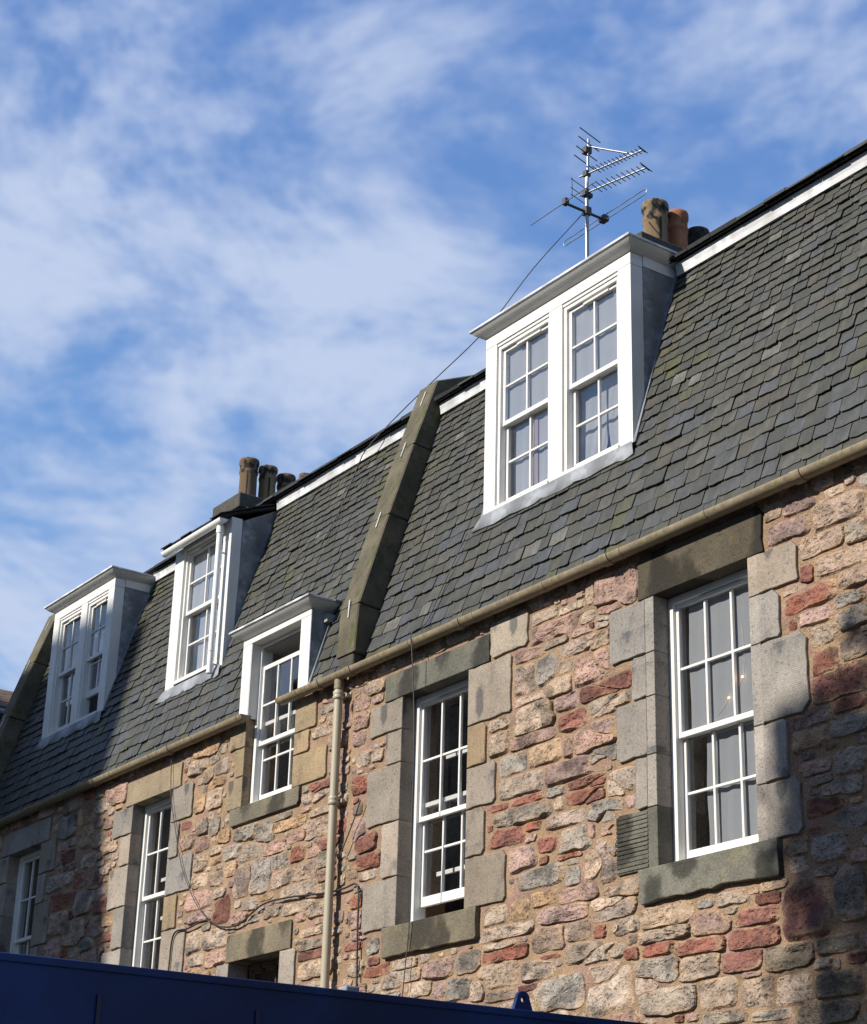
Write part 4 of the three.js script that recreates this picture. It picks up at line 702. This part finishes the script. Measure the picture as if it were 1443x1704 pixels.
// ---------------------------------------------------------------- gutters and downpipe
function gutter(label, x0, x1, joints, capL, capR) {
  const t = thing('gutter', [(x0 + x1) / 2, 6.9, 0.1], label, 'gutter', 'gutters along the eaves');
  const zc = 0.105, yc = 6.985, R = 0.062, arc = (r) => { const l = []; for (let i = 0; i <= 14; i++) { const a = Math.PI * i / 14; l.push([zc + Math.cos(a) * r, yc - Math.sin(a) * r]); } return l; };
  const ring = (r0, r1) => [...arc(r1), ...arc(r0).reverse()];
  part('trough', prismX(ring(R - 0.005, R), x0, x1), M.gutter, t);
  for (const j of joints) part('joint_collar', prismX(ring(R + 0.0005, R + 0.01), j - 0.045, j + 0.045), M.gutter, t);
  for (let x = x0 + 0.35; x < x1; x += 0.95) part('bracket', prismX([...ring(R + 0.0005, R + 0.0045)], x - 0.012, x + 0.012), M.gutter, t);
  if (capL) part('stop_end', prismX(arc(R + 0.002), x0 - 0.006, x0 - 0.001), M.gutter, t);
  if (capR) part('stop_end', prismX(arc(R + 0.002), x1 + 0.001, x1 + 0.006), M.gutter, t);
}
gutter('tan half round gutter reaching past the stone skew to the downpipe', -15.32, -5.6, [-14.05, -12.35, -10.4, -8.35, -14.6], true, true);
gutter('tan half round gutter stopping short at the wallhead dormer', -23.1, -16.0, [-17.6, -19.4, -21.2], true, true);
{
  const t = thing('downpipe', [-14.27, 0, 0.09], 'cream painted downpipe standing between the two stone houses', 'downpipe'), x = -14.275, z = 0.095;
  part('pipe', [rod([x, 0.05, z], [x, 6.86, z], 0.04, 20)], M.cream, t);
  part('outlet', [rod([x, 6.84, z], [x, 6.93, z], 0.047, 20)], M.gutter, t);
  for (const y of [6.78, 5.78, 3.9, 2.0]) part('collar', [lathe([[0.041, 0], [0.053, 0.006], [0.053, 0.03], [0.046, 0.04], [0.053, 0.05], [0.053, 0.074], [0.041, 0.08]], x, y - 0.04, z, 20), box(x - 0.075, x + 0.075, y - 0.018, y + 0.018, 0.012, z - 0.038, 0.004)], M.cream, t);
}

// ---------------------------------------------------------------- cables on the wall and roof
function cable(name, label, pts, r, mat, seg) { const b = new THREE.Box3().setFromPoints(pts.map((p) => new THREE.Vector3(...p))), c = b.getCenter(new THREE.Vector3()); const t = thing(name, [c.x, b.min.y, c.z], label, 'cable'); part('strand', tube(pts, r, seg), mat, t); return t; }
const onWall = (list, z) => list.map(([x, y]) => [x, y, z]);
{
  const t = cable('wall_cable', 'black cable sagging across the rubble wall behind the downpipe', onWall([[-17.35, 4.3], [-17.35, 4.7], [-17.3, 4.98], [-17.0, 5.0], [-16.62, 5.03], [-16.35, 4.93], [-15.98, 4.9], [-15.75, 4.97], [-15.53, 5.03], [-15.1, 5.03], [-14.72, 5.0], [-14.35, 4.97], [-14.1, 4.97], [-13.93, 4.98], [-13.885, 4.93], [-13.87, 4.6], [-13.85, 4.2], [-13.84, 3.6]], 0.04), 0.009, M.black, 150);
  cable('loose_wire', 'thin dark wire hanging from the gutter beside the tan lintel', onWall([[-17.66, 6.92], [-17.6, 6.5], [-17.42, 6.05], [-17.22, 5.65], [-16.85, 5.22], [-16.6, 5.04]], 0.05), 0.005, M.greyWire);
  cable('stay_wire', 'short wire from a wall nail to the downpipe', [[-13.88, 5.72, 0.06], [-13.98, 5.55, 0.06], [-14.17, 5.28, 0.06]], 0.006, M.greyWire);
  const q = [];
  for (const y of [8.0, 7.7, 7.4, 7.15]) { const x = lerp(-12.72, -12.98, (8.0 - y) / 0.85); q.push([x, y, roofZ(y) + 0.06]); }
  q.push([-13.0, 7.03, 0.17], [-12.99, 6.9, 0.165], [-12.98, 6.2, 0.12], [-13.0, 5.2, 0.1], [-13.02, 4.5, 0.08], [-13.08, 4.1, 0.07], [-13.16, 3.5, 0.06]);
  cable('drop_wire', 'thin wire running down slates and hanging before the sash window', q, 0.005, M.greyWire, 90);
}

// ---------------------------------------------------------------- television aerials on their mast
{
  const X = -14.15, Z = -2.83, t = thing('television_aerial', [X, 11.9, Z], 'metal mast with two television aerials and a radio dipole above the dormer', 'aerial'), P = (x, y, z) => [X + x, y, Z + z];
  part('mast', [rod(P(0, 11.9, 0), P(0, 13.52, 0), 0.024, 12), rod(P(0.01, 13.4, 0), P(0.035, 14.02, 0), 0.016, 10)], M.steel, t);
  part('wall_bracket', [rod(P(0, 12.1, 0), P(0, 12.1, -0.46), 0.014), rod(P(0, 12.45, 0), P(0, 12.45, -0.46), 0.014)], M.darkSteel, t);
  const D = new THREE.Vector3(0.972, 0, -0.235), S = new THREE.Vector3(0.235, 0, 0.972);
  const at = (y, k, s = 0, h = 0) => [X + D.x * k + S.x * s, y + h, Z + D.z * k + S.z * s];
  function yagi(y, len, n, half, h0) {
    const g = [rod(at(y, -0.1), at(y, len), 0.011, 8)]; part('boom', g, M.steel, t);
    const el = []; for (let i = 0; i < n; i++) { const k = 0.14 + (len - 0.15) * i / (n - 1), w = half * (1 - 0.3 * i / n); el.push(rod(at(y, k, -w, 0.008), at(y, k, w, 0.008), 0.0055, 6)); } el.push(rod(at(y, len, -half * 1.1, 0.01), at(y, len, half * 1.1, 0.01), 0.006, 6));
    part('director_rods', el, M.darkSteel, t);
    part('clamp', box(at(y, 0)[0] - 0.035, at(y, 0)[0] + 0.035, y - 0.035, y + 0.035, Z - 0.035, Z + 0.035), M.darkSteel, t);
  }
  yagi(13.57, 0.78, 13, 0.085); yagi(13.32, 0.82, 11, 0.11);
  part('upper_strut', [rod([X + 0.03, 13.93, Z], at(13.575, 0.64), 0.011)], M.steel, t);
  const refl = []; for (const [y, k] of [[14.08, 0.05], [13.97, 0.03], [13.85, 0.0], [13.74, -0.03]]) refl.push(rod(at(y, k, -0.2), at(y, k, 0.2), 0.007, 6)); part('reflector_rods', refl, M.darkSteel, t);
  const grid = []; for (const y of [13.27, 13.36, 13.48]) grid.push(rod(at(y, -0.11, -0.16), at(y, -0.11, 0.16), 0.005, 6)); grid.push(rod(at(13.25, -0.11, -0.13), at(13.5, -0.11, -0.13), 0.005, 6), rod(at(13.25, -0.11, 0.13), at(13.5, -0.11, 0.13), 0.005, 6)); part('reflector_grid', grid, M.darkSteel, t);
  part('junction_box', [box(X - 0.035, X + 0.045, 13.84, 13.92, Z - 0.045, Z + 0.045), box(X - 0.03, X + 0.04, 13.26, 13.31, Z - 0.06, Z + 0.06)], M.darkSteel, t);
  part('cross_arm', [rod(P(0, 13.06, 0.33), P(0, 13.06, -0.25), 0.016), box(X - 0.04, X + 0.04, 13.02, 13.12, Z - 0.04, Z + 0.04), box(X - 0.05, X + 0.05, 13.03, 13.1, Z - 0.29, Z - 0.21), box(X - 0.03, X + 0.03, 13.04, 13.12, Z + 0.28, Z + 0.34)], M.darkSteel, t);
  part('dipole', [rod(P(-0.62, 13.07, 0.32), P(0.55, 13.07, 0.32), 0.006)], M.steel, t);
  part('folded_dipole', tube([P(-0.7, 13.04, -0.25), P(0.72, 13.04, -0.25), P(0.75, 13.075, -0.25), P(0.72, 13.11, -0.25), P(-0.7, 13.11, -0.25), P(-0.73, 13.075, -0.25), P(-0.7, 13.04, -0.25)], 0.006, 80, 6, false), M.steel, t);
  const c1 = [X, 13.1, Z];
  cable('aerial_cable', 'thin aerial wire stretched from the mast over the skew to the slates', [c1, [-14.16, 12.1, -2.1], [-14.17, 11.1, -1.45], [-14.18, 10.34, -0.84], [-14.6, 10.12, -0.74], ...[onZ(608, 750, -0.665), onZ(596, 775, -0.72), onZ(560, 860, -0.55), onZ(535, 905, -0.45)].map((p) => p.toArray())], 0.006, M.greyWire, 90);
}

// ---------------------------------------------------------------- blue steel container in the street
{
  const yaw = 0.106, t = new THREE.Group(); t.name = numbered('steel_container'); t.position.set(-6.13, -0.12, 4.4); t.rotation.y = -yaw; scene.add(t);
  tag(t, 'dark blue steel container standing in the street before the terrace', 'container');
  const H = 2.815, put = (n, g, m) => { const o = new THREE.Mesh(Array.isArray(g) ? mergeGeometries(g.map(flat)) : g, m); o.name = n; o.castShadow = o.receiveShadow = true; t.add(o); return o; };
  put('body', box(-2.44, -0.012, 0.12, H - 0.012, -3.0, 3.0, 0.01), M.navy);
  put('top_rail', box(-2.45, -0.006, H - 0.03, H, -3.02, 3.02, 0.004), M.navy); put('bottom_rail', box(-2.45, 0, 0.02, 0.13, -3.02, 3.02, 0.01), M.navy);
  for (const z of [-3.0, 2.92]) put('corner_post', box(-0.09, 0.004, 0.1, H - 0.09, z, z + 0.08, 0.01), M.navy);
  for (const z of [1.0, 1.62, 0.45]) { put('seam', box(-0.02, 0.002, 0.2, H - 0.11, z - 0.009, z + 0.009, 0.002), M.navyDark); put('hinge', box(-0.01, 0.012, H - 0.3, H - 0.22, z - 0.014, z + 0.014, 0.005), M.navy); }
  // lifting lug: plate with an eye
  const s = new THREE.Shape(); s.moveTo(-0.045, 0); s.lineTo(0.045, 0); s.lineTo(0.028, 0.05); s.absarc(0, 0.05, 0.028, 0, Math.PI, false); s.lineTo(-0.045, 0); const ho = new THREE.Path(); ho.absarc(0, 0.046, 0.013, 0, 2 * Math.PI, true); s.holes.push(ho);
  const lg = new THREE.ExtrudeGeometry(s, { depth: 0.016, bevelEnabled: true, bevelSize: 0.003, bevelThickness: 0.003, bevelSegments: 2, curveSegments: 16 }); lg.rotateY(Math.PI / 2); lg.translate(-0.03, H - 0.006, -0.165); put('lifting_lug', lg, M.navy);
  put('grey_fitting', box(-0.09, -0.02, H - 0.003, H + 0.022, 0.57, 0.63, 0.01), M.lead);
}

// ---------------------------------------------------------------- neighbour beyond the far skew
{
  const t = thing('neighbouring_house', [-25, 0, -3], 'low neighbouring building seen past the far stone skew', 'house');
  part('wall', plainBox(-26.4, -24.02, 0, 8.95, -7, 1.2), M.stack, t);
  part('roof', polyZ([[-23.92, 8.96], [-23.92, 9.02], [-24.85, 9.56], [-26.5, 8.96]], -7.1, 1.3), M.potBrown, t);
  part('roof_gutter', rod([-23.9, 8.93, -7.1], [-23.9, 8.93, 1.3], 0.06, 10), M.lead, t);
}

// ---------------------------------------------------------------- across the street, behind the camera: what shades the terrace
{
  const z = 22, k = z / SUN.z, x1 = -20.0 + SUN.x * k, top = 9.45 + SUN.y * (z + 0.27) / SUN.z, x0 = x1 - 5.6;
  const t = thing('tenement_block', [(x0 + x1) / 2, 0, z + 4], 'tall narrow stone tenement across the street', 'building');
  part('wall', plainBox(x0, x1, -0.12, top - 0.4, z, z + 9), M.sand, t);
  part('parapet', box(x0 - 0.02, x1 + 0.02, top - 0.4, top, z - 0.03, z + 9.03, 0.03), M.stack, t);
  for (let f = 0; f < 6; f++) for (const x of [x0 + 1.2, x1 - 1.2]) { const w = part('window', plainBox(x - 0.5, x + 0.5, 2 + f * 3.6, 3.9 + f * 3.6, z - 0.03, z + 0.02), M.black, t); part('frame', [plainBox(x - 0.56, x - 0.5, 1.95 + f * 3.6, 3.95 + f * 3.6, z - 0.06, z), plainBox(x + 0.5, x + 0.56, 1.95 + f * 3.6, 3.95 + f * 3.6, z - 0.06, z), plainBox(x - 0.5, x + 0.5, 3.9 + f * 3.6, 3.95 + f * 3.6, z - 0.06, z), plainBox(x - 0.5, x + 0.5, 2.93 + f * 3.6, 2.98 + f * 3.6, z - 0.06, z)], M.paint, w); }
}
{ // the next house steps forward to the street and hides the sky on that side
  const t = thing('forward_house', [1.5, 0, -1], 'stone house stepping forward into the street past the terrace end', 'house');
  part('wall', plainBox(-3.3, 6, 0, 9.6, -7, 4.2), M.sand, t); part('roof', prismX([[4.5, 9.6], [4.5, 9.7], [-1.4, 13.4], [-7.3, 9.7], [-7.3, 9.6]], -3.4, 6.1), M.stack, t);
}
for (let i = 0; i < 6; i++) { // low terrace on the far pavement, its street front turned from the sun
  const x0 = -62 + i * 9 + (i > 3 ? 14 : 0), t = thing('opposite_house', [x0 + 4.4, 0, 21], 'low stone house on the other side of the street', 'house', 'houses across the street');
  part('wall', plainBox(x0, x0 + 8.9, -0.12, 6.2, 17.5, 24.5), M.sand, t); part('roof', prismX([[17.2, 6.2], [17.2, 6.3], [21, 9.2], [24.8, 6.3], [24.8, 6.2]], x0, x0 + 8.9), M.stack, t);
  for (let k = 0; k < 3; k++) for (const y of [0.9, 3.8]) part('window', plainBox(x0 + 1 + k * 2.7, x0 + 2 + k * 2.7, y, y + 1.7, 17.46, 17.52), M.black, t);
}
for (let i = 0; i < 4; i++) { // the taller row farther along the street
  const x0 = -84 + i * 12, z = 22, H = 21, t = thing('far_tenement', [x0 + 6, 0, z + 5], 'tall stone tenement farther along the other side of the street', 'building', 'tenements across the street');
  part('wall', plainBox(x0, x0 + 11.95, -0.12, H, z, z + 10), M.sand, t); part('roof', prismX([[z - 0.3, H], [z - 0.3, H + 0.1], [z + 5, H + 3.6], [z + 10.3, H + 0.1], [z + 10.3, H]], x0, x0 + 11.95), M.stack, t);
  for (let f = 0; f < 6; f++) for (let k = 0; k < 4; k++) part('window', plainBox(x0 + 1.2 + k * 2.8, x0 + 2.3 + k * 2.8, 1.2 + f * 3.3, 3.1 + f * 3.3, z - 0.04, z + 0.02), M.black, t);
}
{
  seed(7);
  const z = 15, k = z / SUN.z, cx = -6.3 + SUN.x * k, cy = 3.2 + SUN.y * k;
  const t = thing('street_tree', [cx, 0, z], 'tall leafy street tree across the road', 'tree');
  part('trunk', [tube([[cx, -0.12, z], [cx + 0.1, 4, z], [cx - 0.1, 8.5, z + 0.1], [cx, cy + 0.6, z]], 0.17, 30, 10)], M.bark, t);
  const limbs = []; for (let i = 0; i < 9; i++) { const a = i * 2.4, h = cy - 2.2 + i * 0.3; limbs.push(tube([[cx, h, z], [cx + Math.cos(a) * 0.9, h + 0.6, z + Math.sin(a) * 0.9], [cx + Math.cos(a) * 1.9, h + 1.3, z + Math.sin(a) * 1.9]], 0.05, 10, 6)); } part('limbs', limbs, M.bark, t);
  const pos = [], idx = [], quad = new THREE.Vector3(), q = new THREE.Quaternion();
  const clumps = []; for (let i = 0; i < 110; i++) { const u = rr(-1, 1), a = rr(0, 6.283), r = Math.cbrt(rnd()), s = Math.sqrt(1 - u * u); clumps.push([s * Math.cos(a) * r * 2.5, u * r * 2.6, s * Math.sin(a) * r * 2.1, rr(0.45, 0.75)]); }
  clumps.push([-2.15, 2.2, 0.4, 0.22], [-2.35, 2.05, 0.2, 0.2], [-2.5, -0.6, 0, 0.5], [-2.7, -1.4, 0.2, 0.5], [-2.6, -2.2, 0, 0.6]);
  for (const [x, y, zz, r] of clumps) for (let i = 0; i < 230; i++) {
    const u = rr(-1, 1), a = rr(0, 6.283), rad = r * Math.cbrt(rnd()), s = Math.sqrt(1 - u * u), c = [cx + x + s * Math.cos(a) * rad, cy + y + u * rad, z + zz + s * Math.sin(a) * rad], L = rr(0.07, 0.12);
    q.setFromEuler(new THREE.Euler(rr(0, 6.28), rr(0, 6.28), rr(0, 6.28))); const b = pos.length / 3;
    for (const [p, w] of [[-1, 0], [0, -0.6], [1, 0], [0, 0.6]]) { quad.set(p * L, w * L, 0).applyQuaternion(q); pos.push(c[0] + quad.x, c[1] + quad.y, c[2] + quad.z); } idx.push(b, b + 1, b + 2, b, b + 2, b + 3);
  }
  const g = new THREE.BufferGeometry(); g.setAttribute('position', new THREE.Float32BufferAttribute(pos, 3)); g.setIndex(idx); g.computeVertexNormals(); const cr = part('crown', g, M.leaf, t); cr.userData.kind = 'stuff';
}

renderer.render(scene, camera);
